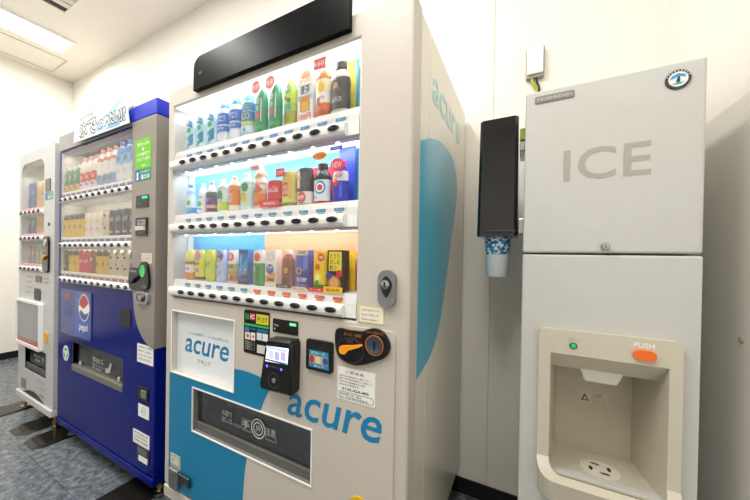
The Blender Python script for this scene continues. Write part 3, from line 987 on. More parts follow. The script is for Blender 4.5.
drinkA('slim', COLX[3], DY, Z2, H2, DW - .002, '#d9ecd9', '#e9f2ea', [('band', .02, .3, '#b9d94a'), ('disc', .0, .18, .5, '#d9e65a'), ('band', .3, .6, '#e3f0dc'), ('disc', 0, .52, .62, '#2f9a6a'), ('txt', 'dry', 0, .40, .75, .16, '#17543f'), ('band', .7, .8, '#cfc6e6')], 'pale green bottle with dark green lettering', G2)
drinkA('slim', COLX[4], DY, Z2, H2 + .004, DW, '#f2d9b6', '#e8c69a', [('band', .02, .16, '#f0e6d6'), ('band', .16, .6, '#e8762e'), ('rect', -.85, .1, .26, .5, '#f4efe6'), ('txt', '紅茶', -.35, .38, .4, .2, '#3a3a34'), ('band', .62, .72, '#ea8a4a'), ('rect', .2, .8, .18, .56, '#f08a3c')], 'orange bottle with a white label and dark characters', G2)
drinkA('slim', COLX[5], DY, Z2, H2 + .008, DW + .004, '#dceee4', '#f0ede2', [('band', .02, .6, '#cfe6dc'), ('disc', -.1, .34, .58, '#c9b42a'), ('disc', .15, .3, .42, '#dcc94a'), ('disc', .2, .60, .56, '#2c9a58'), ('disc', -.5, .64, .3, '#57b77a'), ('band', .72, .8, '#bfe3ec')], 'mint bottle with a yellow pear and green leaf', G2)
drinkA('pet', COLX[6], DY, Z2, H2 + .036, DW, '#f6d8c4', '#e9e2da', [('band', .02, .32, '#f0803a'), ('txt', 'みかん', 0, .12, .8, .08, '#6a3a1a'), ('band', .32, .42, '#f4b08a'), ('disc', 0, .42, .62, '#f0553a'), ('disc', -.55, .38, .3, '#3f8f4a'), ('disc', .55, .40, .28, '#3f8f4a'), ('band', .55, .62, '#f7e6dc'), ('band', .7, .76, '#f0a07e')],
      'tall orange juice bottle with a pink paper band', G2, extra=[('tag', 'r', 0, .86, .75, .36, '#f6bda6', 'NEW', '#d9603c')])
drinkA('can', COLX[7] + .004, DY, Z2, H2 - .034, .062, '#d8202c', '#d9d9d9', [('band', .3, .98, '#d71f2b'), ('txt', 'Coca-Cola', 0, .66, .85, .22, '#f7e3e3'), ('band', .2, .3, '#3a1a16'), ('band', .04, .2, '#e02b35')], 'short red cola can with white script', G2,
      extra=[('tag', 'r', -.05, .12, 1.35, .36, '#e22a2f', '復刻缶', '#f9dcdc')])
drinkA('can', COLX[8], DY, Z2, H2 - .012, .056, '#cfd86a', '#d9d9d9', [('band', .1, .98, '#d9dd6e'), ('band', .02, .1, '#7a8a2a'), ('disc', -.1, .48, .85, '#d3222c'), ('txt', 'ENERGY', -.1, .55, .55, .12, '#fbe9d9'), ('txt', '元気', -.1, .40, .5, .14, '#fbe9d9'), ('rect', .3, .9, .2, .9, '#e9b25a')], 'yellow energy drink can with a large red disc', G2,
      extra=[('card', -.6, 1.15, .01, 1.12, '#e24a56'), ('tag', 'r', -.62, .96, .72, .5, '#da2531', 'OFF', '#f7d6d6')])
drinkA('can', COLX[9], DY, Z2, H2 - .008, .058, '#23252c', '#4a4a50', [('band', .35, .97, '#22262c'), ('rect', -.9, -.3, .45, .9, '#e6e0d2'), ('disc', -.4, .72, .3, '#b9b24a'), ('band', .02, .35, '#e9e4e2'), ('disc', -.1, .19, .66, '#d0252f'), ('txt', '無糖', -.1, .19, .45, .12, '#fbe3e0'), ('rect', 0, .6, .5, .85, '#3a4a5c', .1)], 'black can with a white base and red disc', G2,
      extra=[('card', -1.0, 1.2, .01, 1.1, '#d9344a')])
drinkA('bottle_can', COLX[10], DY, Z2, H2, .058, '#26333c', '#2f2b2e', [('band', .05, .58, '#d9e9f2'), ('disc', .1, .38, .72, '#2b8fc4'), ('disc', .1, .38, .52, '#f4f4f2'), ('disc', .12, .38, .34, '#d6404a'), ('band', .58, .66, '#1e2a30'), ('band', .0, .05, '#c63a2c'), ('txt', 'ゼロ', -.5, .14, .3, .08, '#c24a2a')], 'dark capped bottle with a blue ring and red swirl label', G2,
      extra=[('card', -.9, 1.2, .01, 1.0, '#cf3347'), ('tag', 'o', .25, 1.12, .95, .42, '#f29a2c', '160', '#d3261f')])
drinkA('bottle_can', COLX[11], DY, Z2 + .0, H2 - .002, .052, '#3c3fae', '#e23b5c', [('band', .05, .5, '#2d35b4'), ('band', .5, .74, '#e9e6f2'), ('disc', -.3, .46, .38, '#d9413a'), ('disc', -.45, .52, .22, '#f0b33a'), ('rect', .2, .6, .1, .46, '#5a66d6'), ('txt', 'ラテ', .1, .6, .5, .08, '#c23a4a')], 'blue coffee bottle with a red cap before a tall blue card', G2,
      extra=[('card', -1.15, 1.15, .01, 1.44, '#2b3fb8'), ('tag', 'o', .15, .86, .92, .74, '#e6355a', 'NEW', '#f9d0d8'), ('tag', 'r', 0, 1.26, .82, .2, '#3146bd', 'COMPACT', '#e3e8ff')])
# bottom shelf
B3 = [
    ('can', '#d9c86a', '#dcdcd2', [('band', .62, .96, '#dfe06e'), ('disc', 0, .8, .5, '#e9e9a0'), ('band', .50, .6, '#a3642f'), ('band', .24, .5, '#e3e6e0'), ('disc', -.3, .37, .22, '#8a8f96'), ('disc', .35, .37, .22, '#c2574a'), ('band', .04, .22, '#e08a2c')], 'corn soup can, yellow above and orange below', None),
    ('can', '#d9e04a', '#e6a3cf', [('band', .12, .66, '#dfdc3a'), ('band', .03, .12, '#7a2440'), ('disc', 0, .80, .82, '#e07fc0'), ('disc', -.35, .52, .22, '#33331f'), ('disc', .3, .54, .2, '#33331f'), ('disc', .1, .33, .32, '#c254a0')], 'yellow can with a big pink disc', None),
    ('can', '#cfd93a', '#dfe6a0', [('band', .04, .96, '#d3dc3c'), ('disc', .1, .78, .62, '#e6e96a'), ('disc', -.5, .5, .32, '#5f7a22'), ('disc', .2, .3, .4, '#dfe25a'), ('txt', 'ゆず', .1, .55, .5, .14, '#8a9a22')], 'plain yellow green can', None),
    ('can', '#b9c3e6', '#c9cfe6', [('band', .04, .62, '#bccbe9'), ('disc', 0, .80, .85, '#3b3d9c'), ('txt', 'ミルク', 0, .86, .5, .1, '#e6e9fb'), ('disc', 0, .68, .4, '#e3b07a'), ('disc', -.4, .48, .3, '#4a7a86'), ('disc', .3, .3, .2, '#7f97b4'), ('disc', -.3, .22, .18, '#6a8a9c')], 'lavender can with a navy disc', None),
    ('can', '#f0ece6', '#eee6e6', [('band', .34, .58, '#b9b46a'), ('band', .05, .34, '#c98f5a'), ('disc', 0, .79, .66, '#e04a5c'), ('txt', '新', 0, .79, .36, .16, '#f9dfe0'), ('disc', -.3, .5, .26, '#5a7a34'), ('disc', .35, .5, .26, '#8a4a2a'), ('disc', -.35, .2, .3, '#e3d9c2'), ('disc', .3, .16, .3, '#7a4a2a')], 'white can with a red disc and brown food picture', None),
    ('pack', '#1b76c4', '#ffffff', [('band', .0, .25, '#33265c'), ('band', .88, 1, '#26366e'), ('rect', -.95, .9, .3, .6, '#2b94dc', .3), ('disc', .3, .33, .3, '#e06a3a'), ('disc', .5, .42, .2, '#e9d24a'), ('rect', -.6, -.3, .4, .85, '#7fc3ee', .1), ('txt', 'カフェ', 0, .14, .7, .1, '#b9b3e3')], 'bright blue carton with a dark violet base', None),
    ('can', '#3f9a4a', '#f0f0ea', [('band', .62, .97, '#f3f1ea'), ('band', .05, .62, '#4aa352'), ('disc', .1, .79, .62, '#ee6048'), ('disc', -.4, .2, .34, '#e0523a'), ('rect', -.1, .6, .1, .55, '#2f7f3c'), ('txt', '緑茶', -.4, .46, .35, .16, '#d9efcf')], 'green tea can with a coral disc on its white top', None),
    ('pack', '#f1ede6', '#ffffff', [('disc', .1, .80, .5, '#c9b24a'), ('disc', .1, .80, .4, '#f3efe6'), ('band', .0, .14, '#e6d9c6'), ('disc', -.1, .47, .72, '#3a49a6'), ('txt', 'ラテ', -.1, .5, .5, .12, '#e9ebfb'), ('rect', -.9, .9, .16, .34, '#e29a3c', .12), ('rect', -.5, .8, .14, .22, '#7a3a1e')], 'white latte carton with a dark blue oval', None),
    ('slim', '#8a4322', '#efe9e0', [('band', .03, .72, '#8e4424'), ('disc', .1, .46, .62, '#2b1c14'), ('disc', .1, .46, .44, '#d9a92a'), ('txt', 'カフェ', .1, .46, .4, .09, '#3a2a12'), ('rect', -.8, .8, .1, .26, '#6b3018', .08)], 'brown coffee bottle with a white cap and gold disc', [('tag', 'r', .1, .05, 1.2, .24, '#2b211c', 'HOT COFFEE', '#e3dccf')]),
    ('pack', '#5563b8', '#ffffff', [('band', .86, 1, '#d9d2c2'), ('txt', 'COFFEE', 0, .93, .6, .07, '#3a2a24'), ('rect', -1, 1, .02, .42, '#433a8c'), ('disc', -.35, .46, .42, '#d9a02a'), ('disc', -.35, .46, .26, '#2a2250'), ('txt', '贅沢微糖', .1, .24, .75, .12, '#e6e3f2'), ('txt', 'コーヒー', .1, .1, .75, .09, '#d6d0ee'), ('rect', .3, 1, .5, .85, '#6f7fd0', .1)], 'blue violet coffee box with white characters', [('tag', 'r', .1, .02, 1.1, .2, '#f0d2a0', 'あったか', '#a55a1c')]),
    ('can', '#efc81f', '#f0e6c6', [('band', .03, .97, '#f2cc22'), ('disc', .4, .82, .5, '#dc3a2a'), ('txt', '100', .4, .82, .3, .08, '#fbe9d0'), ('disc', -.1, .58, .4, '#c8701e'), ('disc', 0, .3, .62, '#e9e04a'), ('disc', 0, .32, .34, '#f6f0a0'), ('band', .03, .14, '#2f7a2c'), ('rect', -.6, .1, .14, .24, '#4a9a34', .06)], 'yellow lemon can with a green base', [('tag', 'r', .0, .03, 1.15, .26, '#dc2c28', 'ホット缶', '#fbe6e0')]),
    ('pack', '#2b1a1c', '#ffffff', [('rect', -.8, .7, .5, .96, '#efdc3a'), ('txt', 'どろり', -.1, .86, .55, .12, '#1c1712'), ('txt', 'おしる', -.1, .72, .55, .12, '#1c1712'), ('txt', '粉コ', -.3, .58, .4, .12, '#1c1712'), ('disc', -.15, .2, .8, '#b06a2a'), ('disc', -.15, .22, .55, '#d9a66a'), ('disc', -.75, .38, .34, '#2a3f8c'), ('disc', .45, .44, .36, '#c8252b')], 'dark brown soup box on a bright yellow card', [('card', -1.15, 1.25, .01, .98, '#f0c81e'), ('tag', 'r', .0, .05, 1.1, .32, '#efcf1f', '新発売', '#c2341f')]),
]
for i, (kd, bd, cp, pt, lb, ex) in enumerate(B3):
    w = {10: .05, 11: .062, 9: .055}.get(i, .05)
    drinkA(kd, COLX[i] - (.004 if i == 11 else 0), DY, Z3, H3, w, bd, cp, pt, lb, G3, extra=ex, d=.046)

# ------------------------------------------------------------------ blue machine
BX0, BX1, BF, BT = -2.054, -.962, -.758, 1.83
B = thing('vending_machine', ((BX0 + BX1) / 2, -.39, 0), 'blue and silver drink vending machine between the white and the cream ones', 'vending machine', 'vending machines along the wall')
bwx0, bwx1, bwz0, bwz1 = -2.017, -1.163, .962, 1.757
bsx0, bsx1, bsz0, bsz1 = -1.845, -1.25, .452, .615
cab = MB()
cab.add(box(BX0 + .004, BX1 - .004, -.52, -.03, .12, BT - .03), BLUEP)
cab.add(box(BX0 + .004, BX0 + .024, BF + .074, -.52, .12, BT - .03), BLUEP)
cab.add(box(BX1 - .024, BX1 - .004, BF + .074, -.52, .12, BT - .03), BLUEP)
cab.add(box(BX0 + .024, BX1 - .024, BF + .074, -.52, BT - .05, BT - .03), BLUEP)
cab.add(box(BX0 + .024, BX1 - .024, BF + .074, -.52, .12, .14), BLUEP)
cab.build('cabinet', B, bevel=.003)
MB().add(prism([[(BX0, .128), (BX1, .128), (BX1, 1.745), (BX0, 1.745)], [(bwx0, bwz0), (bwx1, bwz0), (bwx1, 1.735), (bwx0, 1.735)],
                [(bsx0, bsz0), (bsx1, bsz0), (bsx1, bsz1), (bsx0, bsz1)]], BF, BF + .07), BLUEP).build('door', B, bevel=.006, seg=3)
MB().add(box(BX0 + .004, BX1 - .004, BF - .004, -.7, .088, .124), BLUEP).build('plinth', B, bevel=.004)
for x in (BX0 + .06, BX1 - .06):
    for y in (-.70, -.12):
        foot(B, x, y, .125, .007)
# silver top bar of the window, blue cap, silver control panel
MB().add(box(BX0 + .001, bwx1, BF - .003, BF + .07, 1.7465, 1.842), mat('#9a9699', .35, .3)).build('window_head', B, bevel=.004)
MB().add(box(-1.30, BX1 + .003, BF - .005, -.56, 1.760, BT), mat('#1e2fc0', .3)).build('blue_cap', B, bevel=.004)
pan = [(bwx1 - .002, 1.757), (BX1 + .002, 1.757), (BX1 + .002, .712)] + smooth_loop([(-.99, .716), (-1.05, .745), (-1.1, .795), (-1.132, .86), (-1.148, .95), (-1.16, 1.1), (-1.165, 1.25)], 6, False)
MB().add(prism([pan], BF - .006, BF + .068), SILVERP).build('control_panel', B, bevel=.006, seg=3)
yb = BF - .006
# display
cav = MB()
cav.add(box(bwx0 - .006, bwx1 + .006, -.64, -.634, bwz0 - .01, 1.745), mat('#d9d6d0', .6))
cav.add(box(bwx0, bwx0 + .004, -.7565, -.634, bwz0 - .01, 1.745), mat('#d9d6d0', .6))
cav.add(box(bwx1 - .004, bwx1 - .002, -.7565, -.634, bwz0 - .01, 1.745), mat('#d9d6d0', .6))
cav.build('display_lining', B)
BCX = [-1.983 + .0715 * i for i in range(12)]
BRZ = (1.4475, 1.178, .974)
g = MB()
g.add(xf(lathe([(.017, 0), (.017, .003), (.014, .005), (0, .006)], n=18), lambda p: Vector((p.x, -p.z, p.y * .55))), mat('#2a2430', .3), True)
g.add(box(-.012, .004, -.0062, -.0052, -.001, .003), mat('#c9c3d0', .4))
fb = ft = fr = None


def btag(c, s):
    q = MB().add(box(-.028, .028, -.0006, 0, -.008, .008), PAPER)
    q.add(flat([(-.022, -.006), (.022, -.006), (.022, .004), (-.022, .004)], -.0016), mat(c, .5))
    return q.add(text(s, -.014, .014, -.004, .002, -.002, .02), WHITE)


for ri, bz in enumerate(BRZ):
    pr = [(-.758, bz - .016), (-.769, bz - .012), (-.772, bz), (-.769, bz + .012), (-.758, bz + .0155), (-.757, bz + .034), (-.755, bz + .0485), (-.636, bz + .0485), (-.636, bz - .0155)]
    rail = MB().add(prism([pr], bwx0 + .0045, bwx1 - .0045, 'x'), mat('#f1f1ef', .35)).build('selection_rail', B, bevel=.0012)
    for i, cx in enumerate(BCX):
        at = (cx, -.772, bz)
        if fb is None:
            fb = g.build('selection_button', rail, at, local=True)
        else:
            copy_part(fb, rail, at)
        red = ri == 2 and i > 4
        at = (cx, -.7576, bz + .028)
        if red:
            if fr is None:
                fr = btag('#cf3a3a', '120').build('price_tag', rail, at, local=True, label='red price tag for a hot drink')
            else:
                copy_part(fr, rail, at)
        else:
            if ft is None:
                ft = btag('#2f3fa8', '120').build('price_tag', rail, at, local=True)
            else:
                copy_part(ft, rail, at)
for z0, z1 in ((BRZ[0] + .0165, 1.735), (BRZ[1] + .0165, BRZ[0] - .0165), (BRZ[2] + .0165, BRZ[1] - .0165)):
    MB().add(box(bwx0 + .001, bwx1 - .003, -.7605, -.7582, z0, z1), GLASS_OLD).build('display_glass', B)
GB = 'drinks on the %s shelf of the blue machine'
BY = -.7285


def wh(i, n):
    return {3: ('leftmost', 'middle', 'rightmost'), 2: ('left', 'right'), 4: ('leftmost', 'second from left', 'third from left', 'rightmost')}[n][i]


z = BRZ[0] + .0488
for i in range(3):
    drink('pet', BCX[i], BY, z, .155, .05, '#2f7d52', '#dfe6da', [('band', .02, .26, '#c9a35a'), ('band', .26, .75, '#26764d'), ('txt', '緑茶', 0, .5, .5, .2, '#b9dcb9'), ('disc', 0, .14, .4, '#8a5a2a')], '%s of three green tea bottles in the blue machine' % wh(i, 3), GB % 'top', n=14)
for i in range(3):
    drink('pet', BCX[i + 3], BY, z, .185, .048, '#e6dfdc', '#d9a49c', [('band', .22, .5, '#cf2433'), ('txt', 'cola', 0, .36, .7, .1, '#f6dada'), ('band', .04, .2, '#d9d3e3'), ('rect', -.6, .6, .1, .16, '#5a4a9a')], '%s of three clear bottles with red labels in the blue machine' % wh(i, 3), GB % 'top', n=14)
for i in range(3):
    drink('pet', BCX[i + 6], BY, z, .20, .05, '#e9e9ec', '#e08a80', [('band', .3, .62, '#eceaee'), ('band', .64, .74, '#c97a70'), ('band', .03, .28, '#7fa3cf'), ('txt', 'milk', 0, .16, .6, .1, '#2f4f8c')], '%s of three white bottles with red caps in the blue machine' % wh(i, 3), GB % 'top', n=14)
for i in range(3):
    drink('pet', BCX[i + 9], BY, z, .208, .051, '#cfe0f0', '#2f7fd0', [('band', .66, .84, '#3f8fdc'), ('band', .42, .66, '#9cc6ea'), ('rect', -.8, .8, .46, .6, '#3f8fd4', .1), ('band', .04, .4, '#dfe9f2'), ('txt', '天然水', 0, .26, .6, .1, '#8fb3d6')], '%s of three tall water bottles with blue caps' % wh(i, 3), GB % 'top', n=14)
z = BRZ[1] + .0488
for i in range(12):
    if i < 4:
        a = ('#d9b422', '#2a2420', [('band', .05, .95, '#dcb524'), ('band', .76, .95, '#3a2c22'), ('disc', 0, .45, .5, '#8a6a1a')], '%s of four yellow coffee cans in the blue machine' % wh(i, 4))
    elif i < 7:
        a = ('#e6ded6', '#cfc6bd', [('band', .05, .95, '#e9e2da'), ('disc', 0, .6, .5, '#e3c46a'), ('disc', .1, .3, .4, '#d9b0a6')], '%s of three cream coloured cans in the blue machine' % wh(i - 4, 3))
    elif i < 8:
        a = ('#d9cbb6', '#b9ac9a', [('band', .05, .95, '#dccdb8')] + [('disc', (-.5, .5, 0, -.5, .5)[k], .15 + k * .16, .3, '#7a4a2c') for k in range(5)], 'cream can with brown spots in the blue machine')
    else:
        a = ('#2c3350', '#9a9aa2', [('band', .05, .95, '#2b3150'), ('rect', -.9, .9, .5, .66, '#8a8f9c', .14), ('disc', 0, .3, .45, '#6a5a4c'), ('rect', -.8, .8, .1, .18, '#b9b4ac')], '%s of four navy coffee cans in the blue machine' % wh(i - 8, 4))
    drink('can', BCX[i], BY, z, .135, .05, a[0], a[1], a[2], a[3], GB % 'middle', n=14)
z = BRZ[2] + .0488
YEL = ('#dcb822', '#3a2f22', [('band', .05, .95, '#dfba20'), ('band', .74, .95, '#4a3a26'), ('disc', 0, .42, .5, '#94741a')])
REDC = ('#cf2433', '#b9b9b9', [('band', .05, .95, '#d02434'), ('txt', 'pepsi', 0, .5, .8, .2, '#f4e3e3')])
SPOT = ('#d6c7b2', '#b3a796', [('band', .05, .95, '#d9cab4')] + [('disc', (-.5, .5, 0, -.5, .5, .1)[k], .14 + k * .14, .28, '#6f4630') for k in range(6)])
rowC = [('#33302f', '#8a8a8a', [('band', .05, .95, '#35302e'), ('disc', 0, .5, .5, '#8a8378'), ('rect', -.7, .7, .2, .3, '#a8a095')], 'dark can at the left end of the lowest shelf in the blue machine'),
        YEL + ('left of two yellow cans beside the red cans in the blue machine',), YEL + ('right of two yellow cans beside the red cans in the blue machine',),
        REDC + ('left of two red cans in the blue machine',), REDC + ('right of two red cans in the blue machine',),
        ('#8a4a36', '#a09a94', [('band', .05, .95, '#8a4a38'), ('disc', 0, .6, .5, '#e0c9b0'), ('rect', -.7, .7, .2, .34, '#c93a3a')], 'brown and red can on the lowest shelf of the blue machine'),
        YEL + ('left of two yellow cans beside the spotted cans in the blue machine',), YEL + ('right of two yellow cans beside the spotted cans in the blue machine',)]
for k in range(3):
    rowC.append(SPOT + ('%s of three brown spotted cans on the lowest shelf of the blue machine' % wh(k, 3),))
rowC.append(('#2c3350', '#9a9aa2', [('band', .05, .95, '#2b3150'), ('rect', -.9, .9, .5, .66, '#9a9fac', .14), ('rect', -.8, .8, .2, .3, '#8f8a84')], 'navy can at the right end of the lowest shelf in the blue machine'))
for i, a in enumerate(rowC):
    drink('can', BCX[i], BY, z, .13, .05, a[0], a[1], a[2], a[3], GB % 'lowest', n=14)
# advertising board on top
ad = MB().add(prism([[(-1.776, 1.752), (-1.163, 1.748), (-1.176, 1.80), (-1.168, 1.845), (-1.195, 1.892), (-1.3, 1.885), (-1.45, 1.905), (-1.6, 1.897), (-1.72, 1.912), (-1.76, 1.86)]], BF - .022, BF - .018), mat('#e3edf3', .4, vary=.06, scale=12)).build('advert_board', B)
ya = BF - .0222
q = MB()
for lo, c in (([(-1.6, 1.76), (-1.25, 1.88), (-1.2, 1.885), (-1.42, 1.765)], '#a9cfe6'), ([(-1.4, 1.758), (-1.2, 1.84), (-1.185, 1.80), (-1.26, 1.755)], '#7fb8da'), ([(-1.7, 1.85), (-1.5, 1.88), (-1.52, 1.895), (-1.7, 1.88)], '#c4dcea')):
    q.add(flat(lo, ya - .0001), mat(c, .45))
lt = [('氷', -1.70, -1.60, 1.768, 1.838), ('で', -1.595, -1.5, 1.766, 1.842), ('つ', -1.49, -1.42, 1.775, 1.815), ('め', -1.425, -1.36, 1.775, 1.825), ('た', -1.36, -1.30, 1.775, 1.83), ('い', -1.30, -1.245, 1.775, 1.83), ('!!', -1.24, -1.2, 1.77, 1.83)]
for s, a, b, c, d in lt:
    q.add(text(s, a - .006, b + .006, c - .006, d + .006, ya - .0004, .075), mat('#2b2f45', .5))
    q.add(text(s, a, b, c, d, ya - .0008, .012), PAPER)
q.add(text('いつでも', -1.70, -1.53, 1.85, 1.885, ya - .0004, .05), mat('#4a5166', .5)).add(text('いつでも', -1.70, -1.53, 1.85, 1.885, ya - .0008, .01), PAPER)
q.build('lettering', ad, label='outlined white Japanese lettering on blue ice shapes')
# stickers and controls on the silver panel
gs = MB().add(prism([rr(-1.134, -.998, 1.527, 1.663, .004)], yb - .001, yb), mat('#6cc21c', .45))
for k, s in enumerate(('電気のムダを', '省', 'いた自販機で', 'エコしています')):
    wdt = (.1, .022, .11, .115)[k]
    gs.add(text(s, -1.066 - wdt / 2, -1.066 + wdt / 2, 1.632 - k * .023, 1.648 - k * .023, yb - .0013, .015), WHITE)
gs.add(text('eco', -1.075, -1.045, 1.535, 1.545, yb - .0013, .01), mat('#d9f2c0', .5))
gs.build('green_sticker', B, label='bright green sticker with white print')
es = MB().add(prism([rr(-1.134, -1.0, 1.472, 1.525, .003)], yb - .001, yb), mat('#1c8f7a', .45))
es.add(flat([(-1.132, 1.475), (-1.092, 1.475), (-1.092, 1.523), (-1.132, 1.523)], yb - .0012), mat('#1f57b0', .45))
es.add(flat(ell(-1.112, 1.505, .009), yb - .0015), WHITE).add(flat([(-1.122, 1.478), (-1.102, 1.478), (-1.107, 1.496), (-1.117, 1.496)], yb - .0015), WHITE)
es.add(text('省エネ', -1.082, -1.008, 1.478, 1.5, yb - .0013, .03), WHITE).add(text('ヒートポンプ', -1.086, -1.006, 1.507, 1.518, yb - .0013, .015), WHITE)
es.build('energy_sticker', B, label='small blue and teal energy sticker')
dp = MB().add(prism([rr(-1.12, -1.015, 1.348, 1.405, .004)], yb - .003, yb), BLACK).build('amount_display', B, bevel=.0008)
MB().add(prism([rr(-1.066, -1.02, 1.388, 1.399, .002)], yb - .0036, yb - .003), mat('#2fd08c', .5, emit=.8, vary=0)).build('lit_text', dp)
MB().add(flat([(-1.11, 1.36), (-1.075, 1.36), (-1.075, 1.375), (-1.11, 1.375)], yb - .0034), mat('#1d3b3f', .3)).build('digit_window', dp)
bl = MB().add(prism([rr(-1.116, -1.02, 1.219, 1.302, .004)], yb - .006, yb), BLACK).build('banknote_slot', B, bevel=.002)
MB().add(box(-1.098, -1.03, yb - .016, yb - .006, 1.243, 1.262), LGREY).add(flat([(-1.1, 1.268), (-1.03, 1.268), (-1.03, 1.292), (-1.1, 1.292)], yb - .0064), mat('#8f9094', .4)).add(text('1000', -1.09, -1.05, 1.275, 1.286, yb - .0068), INK).add(box(-1.09, -1.035, yb - .008, yb - .006, 1.228, 1.236), mat('#6a6a6e', .4)).build('note_lips', bl)
s = MB().add(box(-1.07, -.985, yb - .001, yb, 1.093, 1.139), mat('#dcd3c2', .5))
for k in range(4):
    s.add(text('お釣り切れの時は販売中止', -1.062, -.994, 1.127 - k * .01, 1.132 - k * .01, yb - .0013), mat('#7a6a5a', .5))
s.build('sticker', B, label='small cream sticker on the silver panel')
cu = MB().add(prism([smooth_loop([(-1.148, .975), (-1.15, 1.065), (-1.08, 1.07), (-1.05, 1.098), (-1.02, 1.098), (-1.0, 1.07), (-1.0, .98)], 5)], yb - .012, yb), BLACK).build('coin_unit', B, bevel=.003)
yk = yb - .012
MB().add(xf(lathe([(.021, 0), (.021, .003), (.014, .001), (0, .001)], n=24), lambda p: Vector((-1.035 + p.x, yk - p.z, 1.058 + p.y * 1.3))), mat('#2fae5a', .3, emit=.35, vary=0), True).build('coin_slot', cu, label='green lit coin slot')
MB().add(prism([[(-1.135, 1.02), (-1.075, 1.04), (-1.065, 1.032), (-1.12, .998)]], yk - .012, yk), DARK).build('return_lever', cu, bevel=.002)
MB().add(text('硬貨 返却', -1.142, -1.09, 1.05, 1.06, yk - .0006), LGREY).add(text('つり銭', -1.045, -1.008, .985, .995, yk - .0006), LGREY).build('lettering', cu)
lk = MB().add(prism([rr(-1.1, -.995, .908, .966, .02, 6)], yb - .012, yb), mat('#a9aaae', .3, .7)).build('lock_plate', B, bevel=.004)
MB().add(prism([rr(-1.083, -1.012, .92, .955, .012, 6)], yb - .014, yb - .0115), mat('#4a4b4f', .35, .6)).build('lock_recess', lk)
MB().add(xf(lathe([(.013, 0), (.013, .008), (0, .009)], n=18), lambda p: Vector((-1.038 + p.x, yb - .014 - p.z, .938 + p.y))), STEEL, True).build('lock_cylinder', lk)
# lower door of the blue machine
pp = MB().add(prism([rr(-1.994, -1.588, .654, .919, .008)], BF - .004, BF), mat('#3c4a8a', .2, .2, name='poster_holder')).build('poster', B, bevel=.001)
yq = BF - .0044
q = MB().add(flat(rr(-1.985, -1.597, .662, .911, .004), yq), mat('#1c4fa8', .25, vary=.5, scale=5))
q.add(flat(rr(-1.985, -1.80, .662, .911, .004), yq - .0002), mat('#243c86', .25, vary=.5, scale=7))
C0, R0 = (-1.675, .83), .066
N = 26
up = [(C0[0] + R0 * math.cos(a), C0[1] + R0 * 1.1 * math.sin(a)) for a in [.25 + (PI - .1) * i / N for i in range(N + 1)]]
wave = [(C0[0] - R0 * .9 + 2 * R0 * .9 * t, C0[1] + .014 * math.sin(2 * PI * t) + .02 * t - .008) for t in [i / 12 for i in range(13)]]
q.add(flat(ell(C0[0], C0[1], R0 * 1.04, R0 * 1.14, 36), yq - .0004), PAPER)
redl = [(C0[0] + R0 * .96 * math.cos(a), C0[1] + R0 * 1.06 * math.sin(a)) for a in [.35 + (PI - .45) * i / N for i in range(N + 1)]]
redl += [(C0[0] - R0 * .9 + 1.75 * R0 * t, C0[1] + .01 + .016 * math.sin(1.6 * PI * t + 2.6)) for t in [i / 12 for i in range(1, 12)]]
q.add(flat(redl, yq - .0007), mat('#b3202f', .3))
blul = [(C0[0] + R0 * .96 * math.cos(a), C0[1] + R0 * 1.06 * math.sin(a)) for a in [PI + .45 + (PI - .65) * i / N for i in range(N + 1)]]
blul += [(C0[0] + R0 * .84 - 1.6 * R0 * t, C0[1] - .022 - .012 * math.sin(1.4 * PI * t)) for t in [i / 10 for i in range(1, 10)]]
q.add(flat(blul, yq - .0007), mat('#163a8c', .3))
q.add(text('pepsi', -1.735, -1.625, .69, .74, yq - .0007, .01, .1), PAPER)
q.add(flat(rr(-1.93, -1.87, .86, .9, .006), yq - .0005), mat('#a5522c', .35)).add(flat(rr(-1.95, -1.84, .76, .85, .02), yq - .0004), mat('#35458a', .35))  # orange patch is a room reflection painted onto the poster
q.build('poster_print', pp, label='blue poster with a round red white and blue emblem and painted orange reflection')
lab = mat('#57534e', .45)
sl = MB()
sl.add(box(bsx0 - .004, bsx1 + .004, -.63, -.622, bsz0 - .004, bsz1 + .004), lab)
sl.add(box(bsx0 - .008, bsx0, BF + .003, -.622, bsz0, bsz1), lab).add(box(bsx1, bsx1 + .008, BF + .003, -.622, bsz0, bsz1), lab)
sl.add(box(bsx0, bsx1, BF + .003, -.622, bsz1, bsz1 + .008), lab).add(box(bsx0, bsx1, BF + .003, -.622, bsz0 - .008, bsz0), lab)
sl.build('slot_lining', B)
fl = MB().add(prism([rr(bsx0 + .004, bsx1 - .004, bsz0 + .036, bsz1 - .004, .002)], BF + .016, BF + .019), SMOKE).build('delivery_flap', B)
MB().add(box(bsx0 + .002, bsx1 - .002, BF - .002, BF + .03, bsz0, bsz0 + .034), mat('#8a847a', .3, .5)).build('flap_lip', B, bevel=.003)
q = MB()
yy = BF + .0156
for s, a, b, c, d in (('取出口', -1.62, -1.5, .535, .565), ('手を入れない', -1.63, -1.48, .515, .528), ('PUSH', -1.62, -1.52, .498, .51)):
    q.add(text(s, a, b, c, d, yy, .015), wp)
q.add(flat([(-1.47, .5), (-1.42, .51), (-1.4, .56), (-1.415, .565), (-1.44, .53), (-1.47, .525)], yy), wp)
q.build('flap_print', fl, label='white printed symbols')
for x in (-1.77, -1.32):
    MB().add(box(x, x + .012, BF + .008, BF + .016, .49, .512), LGREY).build('flap_clip', B, bevel=.002)
MB().add(prism([rr(-1.276, -1.175, .782, .865, .004)], BF - .003, BF), BLACKM).build('vent_cover', B, bevel=.001)
q = MB().add(prism([ell(-1.928, .535, .042, .046, 28)], BF - .001, BF), mat('#d9e8da', .45))
